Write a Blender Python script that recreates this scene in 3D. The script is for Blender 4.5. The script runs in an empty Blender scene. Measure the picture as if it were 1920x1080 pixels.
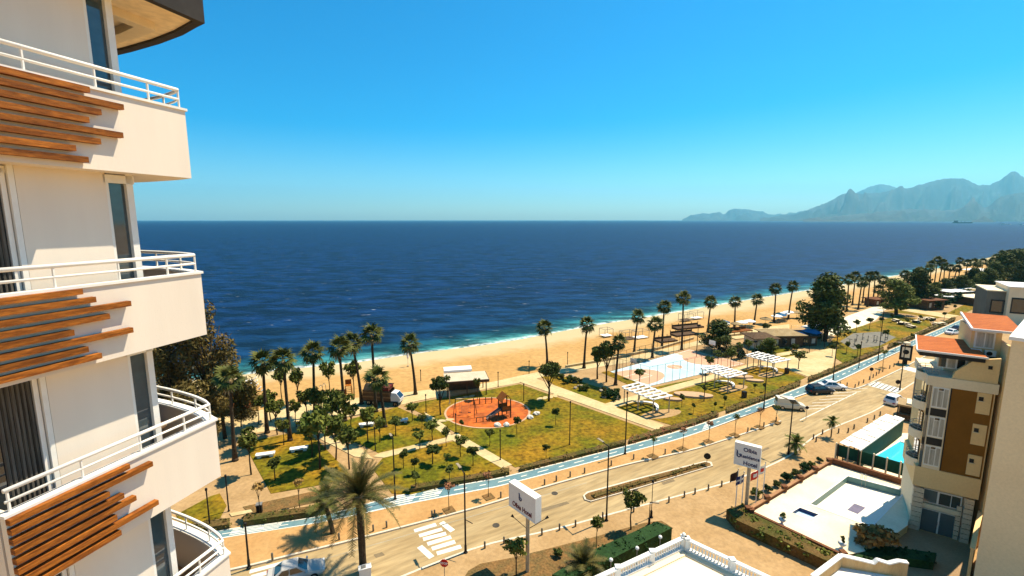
import bpy, bmesh, math, random
import numpy as np
from mathutils import Vector, Matrix, noise as mnoise
random.seed(7); RNG = np.random.default_rng(7)
SC = bpy.context.scene
COL = SC.collection

# ------------------------------------------------------------------ camera, sky, sun, exposure
F, H = 866.0, 30.0                      # focal length in photo pixels, eye height in metres
PITCH = math.atan(128 / F)
CP, SP = math.cos(PITCH), math.sin(PITCH)
cam_d = bpy.data.cameras.new('camera'); cam = bpy.data.objects.new('camera', cam_d); COL.objects.link(cam)
cam.location = (0, 0, H); cam.rotation_euler = (math.pi / 2 - PITCH, 0, 0)
cam_d.sensor_width = 36; cam_d.lens = 36 * F / 1920
cam_d.clip_start = 0.1; cam_d.clip_end = 90000
SC.camera = cam

SUN_EL, SUN_AZ = math.radians(62), math.radians(30)      # azimuth from +X towards +Y
sdir = Vector((math.cos(SUN_EL) * math.cos(SUN_AZ), math.cos(SUN_EL) * math.sin(SUN_AZ), math.sin(SUN_EL)))
W = bpy.data.worlds.new('World'); SC.world = W; W.use_nodes = True
nt = W.node_tree; nt.nodes.clear()
sky = nt.nodes.new('ShaderNodeTexSky'); sky.sky_type = 'NISHITA'; sky.sun_disc = False
sky.sun_elevation = SUN_EL; sky.sun_rotation = math.pi / 2 - SUN_AZ
sky.altitude = 0; sky.air_density = 1.0; sky.dust_density = 0.6; sky.ozone_density = 2.6
hs = nt.nodes.new('ShaderNodeHueSaturation'); hs.inputs['Saturation'].default_value = 1.82; hs.inputs['Hue'].default_value = 0.485
gm = nt.nodes.new('ShaderNodeMix'); gm.data_type = 'RGBA'; gm.blend_type = 'MULTIPLY'; gm.inputs['Factor'].default_value = 1; gm.inputs['B'].default_value = (.66, .88, 1.0, 1)
bg = nt.nodes.new('ShaderNodeBackground'); bg.inputs['Strength'].default_value = 0.096
wo = nt.nodes.new('ShaderNodeOutputWorld')
nt.links.new(sky.outputs[0], hs.inputs['Color']); nt.links.new(hs.outputs[0], gm.inputs['A'])
nt.links.new(gm.outputs['Result'], bg.inputs['Color']); nt.links.new(bg.outputs[0], wo.inputs['Surface'])
sl = bpy.data.lights.new('sun', 'SUN'); sun = bpy.data.objects.new('sun', sl); COL.objects.link(sun)
sl.energy = 5.0; sl.angle = math.radians(0.5); sl.color = (1.0, 0.88, 0.68)
sun.rotation_euler = (-sdir).to_track_quat('-Z', 'Y').to_euler(); sun.location = (60, 20, 120)
vs = SC.view_settings; vs.view_transform = 'Standard'; vs.look = 'None'; vs.gamma = 1; vs.use_curve_mapping = False
vs.exposure = 0.80
SC.render.engine = 'CYCLES'
cy = SC.cycles; cy.use_denoising = True; cy.max_bounces = 6; cy.diffuse_bounces = 3; cy.glossy_bounces = 3
cy.transparent_max_bounces = 12; cy.volume_bounces = 2; cy.caustics_reflective = False; cy.caustics_refractive = False

# ------------------------------------------------------------------ photo pixel -> place helpers
def G(px, py, z=0.0):
    """where the sight line through a photo pixel meets the level z"""
    u = (px - 960) / F; v = -(py - 540) / F
    t = (z - H) / (-SP + v * CP)
    return (u * t, (CP + v * SP) * t)
def ZH(x, y, py):
    """height above (x, y) that shows in photo row py"""
    k = (540 - py) / F
    return H + (k * y * CP - y * SP) / (CP + k * SP)
def smooth(pts, n=8):
    """Catmull-Rom through 2-D points"""
    P = [pts[0]] + list(pts) + [pts[-1]]; out = []
    for i in range(1, len(P) - 2):
        p0, p1, p2, p3 = P[i - 1], P[i], P[i + 1], P[i + 2]
        for k in range(n):
            t = k / n
            out.append(tuple(0.5 * (2 * p1[j] + (p2[j] - p0[j]) * t + (2 * p0[j] - 5 * p1[j] + 4 * p2[j] - p3[j]) * t * t
                       + (3 * p1[j] - p0[j] - 3 * p2[j] + p3[j]) * t ** 3) for j in range(len(p1))))
    out.append(tuple(pts[-1])); return out
def resample(pts, n):
    P = np.array(pts, float); d = np.r_[0, np.cumsum(np.linalg.norm(np.diff(P, axis=0), axis=1))]
    t = np.linspace(0, d[-1], n)
    return [tuple(np.interp(x, d, P[:, j]) for j in range(P.shape[1])) for x in t]

# ------------------------------------------------------------------ materials
MATS = {}
def M(name, c1, c2=None, scale=0.5, rough=0.85, bump=0.0, bscale=20.0, metal=0.0, spec=0.12, fine=0.12, fscale=6.0, detail=5.0, stretch=None, rot=0.0, local=False, lo=.35, hi=.65, trans=0.0, rand=0.0):
    if name in MATS: return MATS[name]
    m = bpy.data.materials.new(name); m.use_nodes = True; t = m.node_tree; N = t.nodes; L = t.links
    b = N['Principled BSDF']; b.inputs['Roughness'].default_value = rough; b.inputs['Metallic'].default_value = metal
    b.inputs['Specular IOR Level'].default_value = spec
    if trans: b.inputs['Transmission Weight'].default_value = trans
    c2 = c2 or tuple(x * 0.8 for x in c1)
    if local:
        g = N.new('ShaderNodeTexCoord').outputs['Object']
    else:
        g = N.new('ShaderNodeNewGeometry').outputs['Position']
    if stretch:
        mp = N.new('ShaderNodeMapping'); mp.inputs['Scale'].default_value = stretch; mp.inputs['Rotation'].default_value = (0, 0, rot); mp.vector_type = 'TEXTURE'; mp.inputs['Scale'].default_value = tuple(1 / q for q in stretch)
        L.new(g, mp.inputs['Vector']); g = mp.outputs[0]
    n1 = N.new('ShaderNodeTexNoise'); n1.inputs['Scale'].default_value = scale; n1.inputs['Detail'].default_value = detail
    L.new(g, n1.inputs['Vector'])
    r = N.new('ShaderNodeMapRange'); r.inputs['From Min'].default_value = lo; r.inputs['From Max'].default_value = hi
    L.new(n1.outputs['Fac'], r.inputs['Value'])
    mx = N.new('ShaderNodeMix'); mx.data_type = 'RGBA'
    mx.inputs['A'].default_value = (*c1, 1); mx.inputs['B'].default_value = (*c2, 1); L.new(r.outputs[0], mx.inputs['Factor'])
    n2 = N.new('ShaderNodeTexNoise'); n2.inputs['Scale'].default_value = fscale; n2.inputs['Detail'].default_value = 4
    L.new(g, n2.inputs['Vector'])
    r2 = N.new('ShaderNodeMapRange'); r2.inputs['From Min'].default_value = .3; r2.inputs['From Max'].default_value = .7
    r2.inputs['To Min'].default_value = 1 - fine; r2.inputs['To Max'].default_value = 1 + fine; L.new(n2.outputs['Fac'], r2.inputs['Value'])
    mu = N.new('ShaderNodeMix'); mu.data_type = 'RGBA'; mu.blend_type = 'MULTIPLY'; mu.inputs['Factor'].default_value = 1
    L.new(mx.outputs['Result'], mu.inputs['A']); L.new(r2.outputs[0], mu.inputs['B'])
    outc = mu.outputs['Result']
    if rand:
        oi = N.new('ShaderNodeObjectInfo'); r3 = N.new('ShaderNodeMapRange'); r3.inputs['To Min'].default_value = 1 - rand; r3.inputs['To Max'].default_value = 1 + rand; L.new(oi.outputs['Random'], r3.inputs['Value'])
        m3 = N.new('ShaderNodeMix'); m3.data_type = 'RGBA'; m3.blend_type = 'MULTIPLY'; m3.inputs['Factor'].default_value = 1; L.new(outc, m3.inputs['A']); L.new(r3.outputs[0], m3.inputs['B']); outc = m3.outputs['Result']
    L.new(outc, b.inputs['Base Color'])
    if bump:
        n3 = N.new('ShaderNodeTexNoise'); n3.inputs['Scale'].default_value = bscale; n3.inputs['Detail'].default_value = 6
        L.new(g, n3.inputs['Vector'])
        bm_ = N.new('ShaderNodeBump'); bm_.inputs['Strength'].default_value = bump; bm_.inputs['Distance'].default_value = 0.05
        L.new(n3.outputs['Fac'], bm_.inputs['Height']); L.new(bm_.outputs[0], b.inputs['Normal'])
    MATS[name] = m; return m
def glass_mat(name, tint, rough=0.05, spec=0.8):
    m = bpy.data.materials.new(name); m.use_nodes = True; b = m.node_tree.nodes['Principled BSDF']
    b.inputs['Base Color'].default_value = (*tint, 1); b.inputs['Roughness'].default_value = rough
    b.inputs['Specular IOR Level'].default_value = spec; b.inputs['Coat Weight'].default_value = .6; b.inputs['Coat Roughness'].default_value = .02
    MATS[name] = m; return m
def net_mat(name, col, alpha):
    m = bpy.data.materials.new(name); m.use_nodes = True; t = m.node_tree; b = t.nodes['Principled BSDF']
    b.inputs['Base Color'].default_value = (*col, 1); b.inputs['Alpha'].default_value = alpha; MATS[name] = m; return m

sand = M('sand', (.40, .225, .07), (.46, .275, .10), .06, .95, .5, 3, fine=.16, fscale=1.1)
prom = M('promenade_concrete', (.47, .345, .16), (.54, .42, .22), .25, .9, .2, 10, fine=.1, fscale=2)
paving = M('paving', (.33, .205, .088), (.39, .25, .115), .35, .9, .25, 8, fine=.14, fscale=3)
paving_red = M('paving_orange', (.40, .215, .075), (.44, .26, .10), .3, .9, .25, 8, fine=.12, fscale=3)
asphalt = M('worn_road', (.31, .215, .10), (.385, .28, .14), .30, .92, .3, 9, fine=.22, fscale=1.6, stretch=(.22, 1.5, 1), rot=math.radians(31))
kerb_m = M('kerb_stone', (.55, .47, .34), (.6, .52, .4), 1, .85, .2, 10)
lawn_m = M('lawn_grass', (.10, .098, .004), (.235, .125, .008), .14, .95, .9, 9, fine=.5, fscale=2.0, lo=.38, hi=.66, detail=7)
soil = M('soil', (.20, .105, .035), (.13, .085, .03), 1.2, .95, .8, 9, fine=.35, fscale=5)
dry_hedge = M('dry_hedge', (.060, .058, .012), (.13, .075, .025), .6, .95, 1, 9, fine=.4, fscale=5)
bike_blue = M('bike_lane_blue', (.10, .195, .22), (.14, .225, .23), .5, .8, .1, 10, fine=.1, fscale=4)
white_line = M('road_paint', (.74, .70, .60), (.62, .58, .48), 2, .8, .1, 10, fine=.1)
white_wall = M('white_render', (.77, .675, .555), (.72, .62, .50), .35, .8, .035, 25, fine=.035, fscale=1.3, stretch=(1.6, 1.6, .22))
white_paint = M('white_paint', (.80, .76, .68), (.75, .71, .63), 1, .5, 0, fine=.03)
cream = M('cream_render', (.78, .55, .26), (.74, .51, .24), .5, .85, .1, 20, fine=.04)
cream_light = M('cream_light', (.80, .66, .44), (.76, .62, .41), .5, .85, .1, 20, fine=.04)
brown_wall = M('brown_render', (.23, .098, .014), (.20, .085, .012), .5, .85, .1, 20, fine=.05)
dark_frame = M('dark_cladding', (.028, .025, .022), (.04, .034, .028), 1, .6, 0)
wood = M('wood_slat', (.33, .108, .015), (.17, .05, .008), 3.0, .6, .3, 30, fine=.3, fscale=9, stretch=(1, 1, 8), rand=.22)
wood_dark = M('weathered_wood', (.12, .07, .035), (.07, .04, .02), 3, .8, .3, 20, fine=.25)
black_metal = M('black_metal', (.014, .013, .012), (.02, .018, .016), 2, .5, 0, metal=.2)
grey_metal = M('grey_metal', (.33, .31, .27), (.27, .25, .22), 2, .45, 0, metal=.5)
tan_metal = M('beige_metal', (.46, .39, .27), (.4, .33, .22), 2, .5, 0, metal=.2)
dark_glass = glass_mat('dark_glass', (.02, .026, .03))
grey_glass = glass_mat('grey_glass', (.10, .12, .12))
curtain = M('net_curtain', (.52, .47, .38), (.36, .32, .25), 1.2, .9, .3, 10, fine=.2, fscale=9, stretch=(6, 6, .3))
curtain_dark = M('dark_curtain', (.12, .105, .085), (.06, .055, .045), 1.2, .9, .3, 10, fine=.3, fscale=9, stretch=(6, 6, .3))
roof_red = M('red_roof', (.43, .12, .028), (.34, .09, .022), .8, .8, .5, 6, fine=.12, fscale=4, stretch=(1, 4, 1))
stone_block = M('stone_block', (.60, .47, .31), (.66, .53, .37), 2, .85, .4, 15, fine=.12)
brick_red = M('red_brown_wall', (.17, .068, .03), (.12, .05, .022), 2, .85, .4, 15, fine=.2)
deck_m = M('pool_deck', (.70, .58, .38), (.76, .66, .46), .4, .8, .15, 12, fine=.06)
tile_white = M('white_pool_tile', (.82, .76, .64), (.78, .72, .60), 1, .6, 0, fine=.04)
tile_teal = M('teal_pool_tile', (.145, .26, .235), (.11, .21, .195), 1.5, .35, 0, fine=.12, fscale=6)
water_pool = glass_mat('pool_water', (.05, .50, .62), .06, .5)
green_panel = M('green_screen', (.008, .052, .028), (.011, .066, .036), 1, .7, .2, 8, fine=.15)
orange_rubber = M('orange_rubber', (.56, .13, .022), (.27, .07, .018), .6, .9, .3, 10, fine=.2, fscale=2)
bark = M('bark', (.045, .03, .017), (.07, .048, .027), 4, .95, .8, 18, fine=.3)
bark_pale = M('bark_pale', (.16, .11, .06), (.10, .07, .04), 4, .95, .6, 18, fine=.3)
fol_dark = M('foliage_dark', (.038, .054, .009), (.086, .096, .016), .5, .7, 0, fine=.35, fscale=3, rand=.28)
fol_mid = M('foliage_mid', (.064, .086, .012), (.135, .138, .021), .6, .7, 0, fine=.35, fscale=3, rand=.28)
fol_olive = M('foliage_olive', (.115, .092, .022), (.21, .14, .038), .3, .75, 0, fine=.4, fscale=2, rand=.28)
fol_palm = M('foliage_palm', (.045, .058, .009), (.098, .098, .018), .6, .65, 0, fine=.35, fscale=3, spec=.15, rand=.28)
fol_date = M('foliage_date_palm', (.058, .062, .012), (.115, .092, .022), .8, .6, 0, fine=.35, fscale=3, spec=.2)
fol_hedge = M('foliage_hedge', (.012, .036, .008), (.02, .05, .012), .8, .8, .6, 14, fine=.35, fscale=5)
fol_red = M('foliage_red', (.30, .11, .055), (.22, .125, .05), 1, .7, 0, fine=.3)
fol_yellow = M('foliage_yellow', (.33, .19, .05), (.20, .12, .035), 1, .7, 0, fine=.3)
straw = M('dry_thatch', (.26, .18, .085), (.34, .25, .13), .8, .95, .6, 8, fine=.3)
canvas_white = M('white_canvas', (.80, .77, .70), (.74, .70, .63), .6, .8, .1, 5, fine=.05)
rock = M('rock', (.33, .27, .19), (.22, .17, .11), 1, .9, .8, 6, fine=.25)

# ------------------------------------------------------------------ mesh builder
class MB:
    def __init__(s): s.v = []; s.f = []
    def add(s, v, f):
        o = len(s.v); s.v += [tuple(x) for x in v]; s.f += [tuple(i + o for i in q) for q in f]; return s
    def box(s, c, sz, rz=0.0, M4=None):
        x, y, z = [a / 2 for a in sz]; co, si = math.cos(rz), math.sin(rz)
        vv = [(i * x, j * y, k * z) for k in (-1, 1) for j in (-1, 1) for i in (-1, 1)]
        vv = [(a * co - b * si + c[0], a * si + b * co + c[1], d + c[2]) for a, b, d in vv]
        if M4: vv = [tuple(M4 @ Vector(p)) for p in vv]
        return s.add(vv, [(0, 2, 3, 1), (4, 5, 7, 6), (0, 1, 5, 4), (2, 6, 7, 3), (0, 4, 6, 2), (1, 3, 7, 5)])
    def bar(s, a, b, w, h=None):
        """square-section bar from a to b"""
        a = Vector(a); b = Vector(b); d = b - a; L = d.length; h = h or w
        q = d.to_track_quat('X', 'Z').to_matrix().to_4x4(); q.translation = (a + b) / 2
        return s.box((0, 0, 0), (L, w, h), 0, q)
    def tube(s, pts, r, n=8, cap=True):
        P = [Vector(p) for p in pts]; R = r if hasattr(r, '__len__') else [r] * len(P)
        o = len(s.v); up = None
        for i, p in enumerate(P):
            d = (P[min(i + 1, len(P) - 1)] - P[max(i - 1, 0)]).normalized()
            if up is None:
                up = Vector((1, 0, 0)) if abs(d.x) < .8 else Vector((0, 1, 0))
            u = (up - d * up.dot(d)).normalized(); w = d.cross(u); up = u
            for k in range(n):
                a = 2 * math.pi * k / n; s.v.append(tuple(p + (u * math.cos(a) + w * math.sin(a)) * R[i]))
        for i in range(len(P) - 1):
            for k in range(n):
                a, b = o + i * n + k, o + i * n + (k + 1) % n; s.f.append((a, b, b + n, a + n))
        if cap:
            s.f.append(tuple(o + k for k in range(n))[::-1]); s.f.append(tuple(o + (len(P) - 1) * n + k for k in range(n)))
        return s
    def lathe(s, prof, n=10, c=(0, 0, 0)):
        return s.tube([(c[0], c[1], c[2] + z) for r, z in prof], [max(r, 1e-3) for r, z in prof], n)
    def prism(s, poly, z0, z1):
        n = len(poly); a = sum(poly[i][0] * poly[(i + 1) % n][1] - poly[(i + 1) % n][0] * poly[i][1] for i in range(n))
        if a < 0: poly = poly[::-1]
        v = [(p[0], p[1], z0) for p in poly] + [(p[0], p[1], z1) for p in poly]
        return s.add(v, [tuple(range(n))[::-1], tuple(range(n, 2 * n))] + [(i, (i + 1) % n, (i + 1) % n + n, i + n) for i in range(n)])
    def quad(s, a, b, c, d): return s.add([a, b, c, d], [(0, 1, 2, 3)])
    def sphere(s, c, r, nu=10, nv=6, sq=(1, 1, 1), jit=0.0):
        v = []; f = []
        for j in range(nv + 1):
            th = math.pi * j / nv
            for i in range(nu):
                ph = 2 * math.pi * i / nu; k = 1 + (random.uniform(-jit, jit) if 0 < j < nv else 0)
                v.append((c[0] + r * sq[0] * k * math.sin(th) * math.cos(ph), c[1] + r * sq[1] * k * math.sin(th) * math.sin(ph), c[2] + r * sq[2] * k * math.cos(th)))
        for j in range(nv):
            for i in range(nu):
                a, b = j * nu + i, j * nu + (i + 1) % nu; f.append((a, a + nu, b + nu, b))
        return s.add(v, f)
    def mesh(s, name, smoothed=False):
        m = bpy.data.meshes.new(name); m.from_pydata(s.v, [], s.f); m.validate(); m.update()
        if smoothed: m.polygons.foreach_set('use_smooth', [True] * len(m.polygons))
        return m
    def obj(s, name, mat, parent=None, loc=(0, 0, 0), rz=0.0, smoothed=False, **kw):
        return mobj(name, s.mesh(name, smoothed), mat, parent, loc, rz, **kw)
def mobj(name, me, mat=None, parent=None, loc=(0, 0, 0), rz=0.0, rot=None, scale=None, label=None, cat=None, group=None, kind=None):
    o = bpy.data.objects.new(name, me); COL.objects.link(o)
    if mat is not None and not me.materials: me.materials.append(mat)
    o.location = loc; o.rotation_euler = rot or (0, 0, rz)
    if scale is not None: o.scale = (scale,) * 3 if not hasattr(scale, '__len__') else scale
    if parent: o.parent = parent
    tag(o, label, cat, group, kind); return o
def tag(o, label=None, cat=None, group=None, kind=None):
    if label: o['label'] = label
    if cat: o['category'] = cat
    if group: o['group'] = group
    if kind: o['kind'] = kind
    return o
def thing(name, label, cat, loc=(0, 0, 0), rz=0.0, group=None):
    o = bpy.data.objects.new(name, None); COL.objects.link(o); o.empty_display_size = .3
    o.location = loc; o.rotation_euler = (0, 0, rz); return tag(o, label, cat, group)
def dup(root, loc, rz=0.0, scale=1.0, label=None, group=None):
    r = root.copy(); COL.objects.link(r); r.location = loc; r.rotation_euler = (0, 0, rz)
    r.scale = (scale,) * 3 if not hasattr(scale, '__len__') else scale
    if label: r['label'] = label
    if group: r['group'] = group
    for ch in list(root.children):
        c = ch.copy(); COL.objects.link(c); c.parent = r
        for g in list(ch.children):
            e = g.copy(); COL.objects.link(e); e.parent = c
    return r
def struct(name, mb, mat, **kw):
    return mb.obj(name, mat, kind='structure', **kw)
def pxpoly(pts, z): return [G(x, y, z) for x, y in pts]
def fill(outer, holes, z):
    """flat face with holes"""
    bm = bmesh.new(); ed = []
    for loop in [outer] + holes:
        vv = [bm.verts.new((p[0], p[1], z)) for p in loop]
        ed += [bm.edges.new((vv[i], vv[(i + 1) % len(vv)])) for i in range(len(vv))]
    bmesh.ops.triangle_fill(bm, use_beauty=True, use_dissolve=False, edges=ed)
    bmesh.ops.recalc_face_normals(bm, faces=bm.faces)
    for f in bm.faces:
        if f.normal.z < 0: f.normal_flip()
    bm.verts.index_update()
    mb = MB(); mb.add([v.co[:] for v in bm.verts], [tuple(v.index for v in f.verts) for f in bm.faces]); bm.free(); return mb
def strip_mesh(A, B, z, n=60, zt=None):
    a, b = resample(smooth(A), n), resample(smooth(B), n); mb = MB()
    mb.v = [(p[0], p[1], z) for p in a] + [(p[0], p[1], z) for p in b]
    mb.f = [(i, n + i, n + i + 1, i + 1) for i in range(n - 1)]
    # make faces look up
    p, q, r = [Vector(mb.v[i]) for i in mb.f[0][:3]]
    if (q - p).cross(r - p).z < 0: mb.f = [f[::-1] for f in mb.f]
    return mb
def strip_prism(A, B, z0, z1, n=60):
    a, b = resample(smooth(A), n), resample(smooth(B), n)
    return MB().prism(a + b[::-1], z0, z1)
# ================================================================== THE SETTING
Z_SEA, Z_PAV = -1.2, 0.13
# ---- sea
shore_px = [(-300, 786), (50, 747), (200, 731), (330, 716), (460, 703), (560, 690), (640, 683), (700, 675), (800, 660), (900, 648), (1000, 632), (1100, 612),
            (1200, 597), (1300, 580), (1400, 563), (1500, 547), (1600, 531), (1680, 517), (1750, 505), (1830, 488), (1920, 470)]
shore = [(-420, -120), (-250, -20)] + smooth([G(x, y, Z_SEA) for x, y in shore_px], 14) + [(800, 640), (1200, 890), (3000, 1900)]
NS = len(shore); offs = [-4, 0, .6, 1.6, 3.2, 6, 10, 16, 26, 45, 80]
sv = []; sa = []
S_ = np.array(shore)
def mav(A, k):
    P_ = np.pad(A, ((k, k), (0, 0)), mode='reflect', reflect_type='odd'); ker = np.hanning(2 * k + 1); ker /= ker.sum()
    return np.c_[np.convolve(P_[:, 0], ker, 'valid'), np.convolve(P_[:, 1], ker, 'valid')]
S2 = mav(S_, 45); tg = np.gradient(S2, axis=0); tg /= np.linalg.norm(tg, axis=1)[:, None]; nr = np.c_[-tg[:, 1], tg[:, 0]]
for o in offs:
    wob = np.array([mnoise.noise((p[0] * .09, p[1] * .09, 3.1)) * .9 for p in shore])
    B_ = S_ + (S2 - S_) * min(1, max(0, o) / 26)
    for p, n_, w_ in zip(B_, nr, wob):
        k = o + (w_ if o < 12 else 0); sv.append((p[0] + n_[0] * k, p[1] + n_[1] * k, Z_SEA)); sa.append(o)
last = np.array(sv[-NS:])[:, :2]
for t in (.002, .01, .05, .2, 1.0):
    for i in range(NS):
        th = math.radians(-85 + 146 * (math.degrees(math.atan2(last[i][0], last[i][1])) + 106) / 165); far = np.array((math.sin(th), math.cos(th))) * 21000
        q = last[i] * (1 - t) + far * t; sv.append((q[0], q[1], Z_SEA)); sa.append(80 + 20000 * t)
rows = len(offs) + 5
sf = [(r * NS + i, r * NS + i + 1, (r + 1) * NS + i + 1, (r + 1) * NS + i) for r in range(rows - 1) for i in range(NS - 1)]
sea_me = bpy.data.meshes.new('sea'); sea_me.from_pydata(sv, [], sf); sea_me.update()
at = sea_me.attributes.new('shore', 'FLOAT', 'POINT'); at.data.foreach_set('value', [float(x) for x in sa])
def sea_material():
    m = bpy.data.materials.new('sea_water'); m.use_nodes = True; t = m.node_tree; N = t.nodes; L = t.links; b = N['Principled BSDF']
    a = N.new('ShaderNodeAttribute'); a.attribute_name = 'shore'
    mr = N.new('ShaderNodeMapRange'); mr.inputs['From Max'].default_value = 60; L.new(a.outputs['Fac'], mr.inputs['Value'])
    geo = N.new('ShaderNodeNewGeometry')
    nz = N.new('ShaderNodeTexNoise'); nz.inputs['Scale'].default_value = .05; nz.inputs['Detail'].default_value = 4; L.new(geo.outputs['Position'], nz.inputs['Vector'])
    ad = N.new('ShaderNodeMath'); ad.operation = 'MULTIPLY_ADD'; ad.inputs[1].default_value = .16; L.new(nz.outputs['Fac'], ad.inputs[0])
    sb = N.new('ShaderNodeMath'); sb.operation = 'SUBTRACT'; sb.inputs[1].default_value = .08; L.new(mr.outputs[0], ad.inputs[2]); L.new(ad.outputs[0], sb.inputs[0])
    cr = N.new('ShaderNodeValToRGB'); e = cr.color_ramp
    e.elements[0].position = 0; e.elements[0].color = (.10, .25, .22, 1)
    e.elements[1].position = 1; e.elements[1].color = (.0022, .0125, .050, 1)
    for p, c in ((.06, (.03, .145, .14, 1)), (.13, (.010, .075, .095, 1)), (.24, (.003, .021, .058, 1))):
        q = e.elements.new(p); q.color = c
    L.new(sb.outputs[0], cr.inputs['Fac'])
    mp = N.new('ShaderNodeMapping'); mp.inputs['Rotation'].default_value = (0, 0, math.radians(-24)); mp.inputs['Scale'].default_value = (.38, 1.2, 1)
    L.new(geo.outputs['Position'], mp.inputs['Vector'])
    w1 = N.new('ShaderNodeTexNoise'); w1.inputs['Scale'].default_value = .16; w1.inputs['Detail'].default_value = 8; w1.inputs['Roughness'].default_value = .62
    L.new(mp.outputs[0], w1.inputs['Vector'])
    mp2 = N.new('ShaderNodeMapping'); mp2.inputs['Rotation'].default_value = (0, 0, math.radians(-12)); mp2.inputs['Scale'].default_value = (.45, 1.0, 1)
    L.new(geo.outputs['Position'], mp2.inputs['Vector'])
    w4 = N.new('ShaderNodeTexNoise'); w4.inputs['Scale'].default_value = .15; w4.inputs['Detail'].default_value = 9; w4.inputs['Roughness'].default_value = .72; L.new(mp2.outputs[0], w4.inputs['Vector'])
    # light and shade of the chop painted into the colour: darker troughs, paler crests
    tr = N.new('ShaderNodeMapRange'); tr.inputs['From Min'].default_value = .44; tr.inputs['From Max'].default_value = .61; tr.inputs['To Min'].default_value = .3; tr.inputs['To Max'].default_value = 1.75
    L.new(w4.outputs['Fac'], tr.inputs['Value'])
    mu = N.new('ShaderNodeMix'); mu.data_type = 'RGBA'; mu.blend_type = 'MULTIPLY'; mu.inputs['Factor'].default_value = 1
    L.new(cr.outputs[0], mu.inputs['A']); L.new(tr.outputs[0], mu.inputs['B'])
    # foam at the water's edge and small whitecaps
    w2 = N.new('ShaderNodeTexNoise'); w2.inputs['Scale'].default_value = .55; w2.inputs['Detail'].default_value = 6; L.new(mp.outputs[0], w2.inputs['Vector'])
    cap = N.new('ShaderNodeMapRange'); cap.inputs['From Min'].default_value = .69; cap.inputs['From Max'].default_value = .77; cap.inputs['To Max'].default_value = .45; L.new(w2.outputs['Fac'], cap.inputs['Value'])
    f1 = N.new('ShaderNodeMapRange'); f1.inputs['From Min'].default_value = .3; f1.inputs['From Max'].default_value = 1.9; f1.inputs['To Min'].default_value = 1.05; f1.inputs['To Max'].default_value = 0; L.new(a.outputs['Fac'], f1.inputs['Value'])
    w3 = N.new('ShaderNodeTexNoise'); w3.inputs['Scale'].default_value = .7; w3.inputs['Detail'].default_value = 5; L.new(geo.outputs['Position'], w3.inputs['Vector'])
    f2 = N.new('ShaderNodeMapRange'); f2.inputs['From Min'].default_value = .38; f2.inputs['From Max'].default_value = .56; L.new(w3.outputs['Fac'], f2.inputs['Value'])
    f3 = N.new('ShaderNodeMath'); f3.operation = 'MULTIPLY'; f3.use_clamp = True; L.new(f1.outputs[0], f3.inputs[0]); L.new(f2.outputs[0], f3.inputs[1])
    f4 = N.new('ShaderNodeMath'); f4.operation = 'MAXIMUM'; f4.use_clamp = True; L.new(f3.outputs[0], f4.inputs[0]); L.new(cap.outputs[0], f4.inputs[1])
    mx = N.new('ShaderNodeMix'); mx.data_type = 'RGBA'; mx.inputs['B'].default_value = (.62, .62, .56, 1)
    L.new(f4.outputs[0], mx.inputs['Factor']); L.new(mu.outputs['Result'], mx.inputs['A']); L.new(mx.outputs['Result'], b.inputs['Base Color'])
    b.inputs['Roughness'].default_value = .45; b.inputs['Specular IOR Level'].default_value = .09
    bp = N.new('ShaderNodeBump'); bp.inputs['Strength'].default_value = .9; bp.inputs['Distance'].default_value = .8
    L.new(w1.outputs['Fac'], bp.inputs['Height']); L.new(bp.outputs[0], b.inputs['Normal'])
    return m
sea_me.polygons.foreach_set('use_smooth', [True] * len(sea_me.polygons))
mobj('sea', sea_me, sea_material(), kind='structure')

# ---- land: beach slope down to the water, flat behind it
edge_px = [(-300, 850), (50, 815), (200, 800), (330, 788), (470, 768), (560, 757), (640, 748), (690, 742), (790, 731), (900, 719), (985, 700), (1040, 690), (1130, 676),
           (1200, 661), (1290, 640), (1380, 618), (1480, 606), (1560, 595), (1640, 570), (1720, 548), (1800, 524), (1860, 505), (1920, 488)]
edge_s = [(-380, -170)] + smooth([G(x, y) for x, y in edge_px], 10) + [(790, 580), (1190, 800), (3020, 1750)]
nE = 260
ew = resample(edge_s, nE); sw = resample(shore, nE)
# pair every edge point with the nearest shore point so that the beach does not fold
Sarr = np.array(shore)
gv = []; ge = []
for p in ew:
    j = int(np.argmin(((Sarr - np.array(p)) ** 2).sum(1))); q = Sarr[j]; d = q - np.array(p); L_ = np.linalg.norm(d) + 1e-6; u = d / L_
    for off, z in ((1 + 9 / L_, Z_SEA - .9), (1.0, Z_SEA), (.82, Z_SEA + .42), (.45, -.22), (0, 0.0)):
        a = np.array(p) + d * off; gv.append((a[0], a[1], z + mnoise.noise((a[0] * .13, a[1] * .13, 0)) * (.12 if off in (.82, .45) else 0)))
    gv.append((p[0] + 600 if p[0] > 700 else p[0] * .9 + 90, p[1] - 900, 0.0))
k = 6
gf = [(i * k + j, i * k + j + 1, (i + 1) * k + j + 1, (i + 1) * k + j) for i in range(nE - 1) for j in range(k - 1)]
gb = MB(); gb.v = gv; gb.f = [f[::-1] for f in gf]
g_ = struct('ground', gb, None, smoothed=True)
pa = g_.data.attributes.new('pebbles', 'FLOAT', 'POINT'); pa.data.foreach_set('value', [(1., 1., .75, .12, 0., 0.)[i % 6] for i in range(len(gv))])
sm = sand.copy(); sm.name = 'beach_sand'; t_ = sm.node_tree; b_ = t_.nodes['Principled BSDF']; src = b_.inputs['Base Color'].links[0].from_socket
an = t_.nodes.new('ShaderNodeAttribute'); an.attribute_name = 'pebbles'
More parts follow.
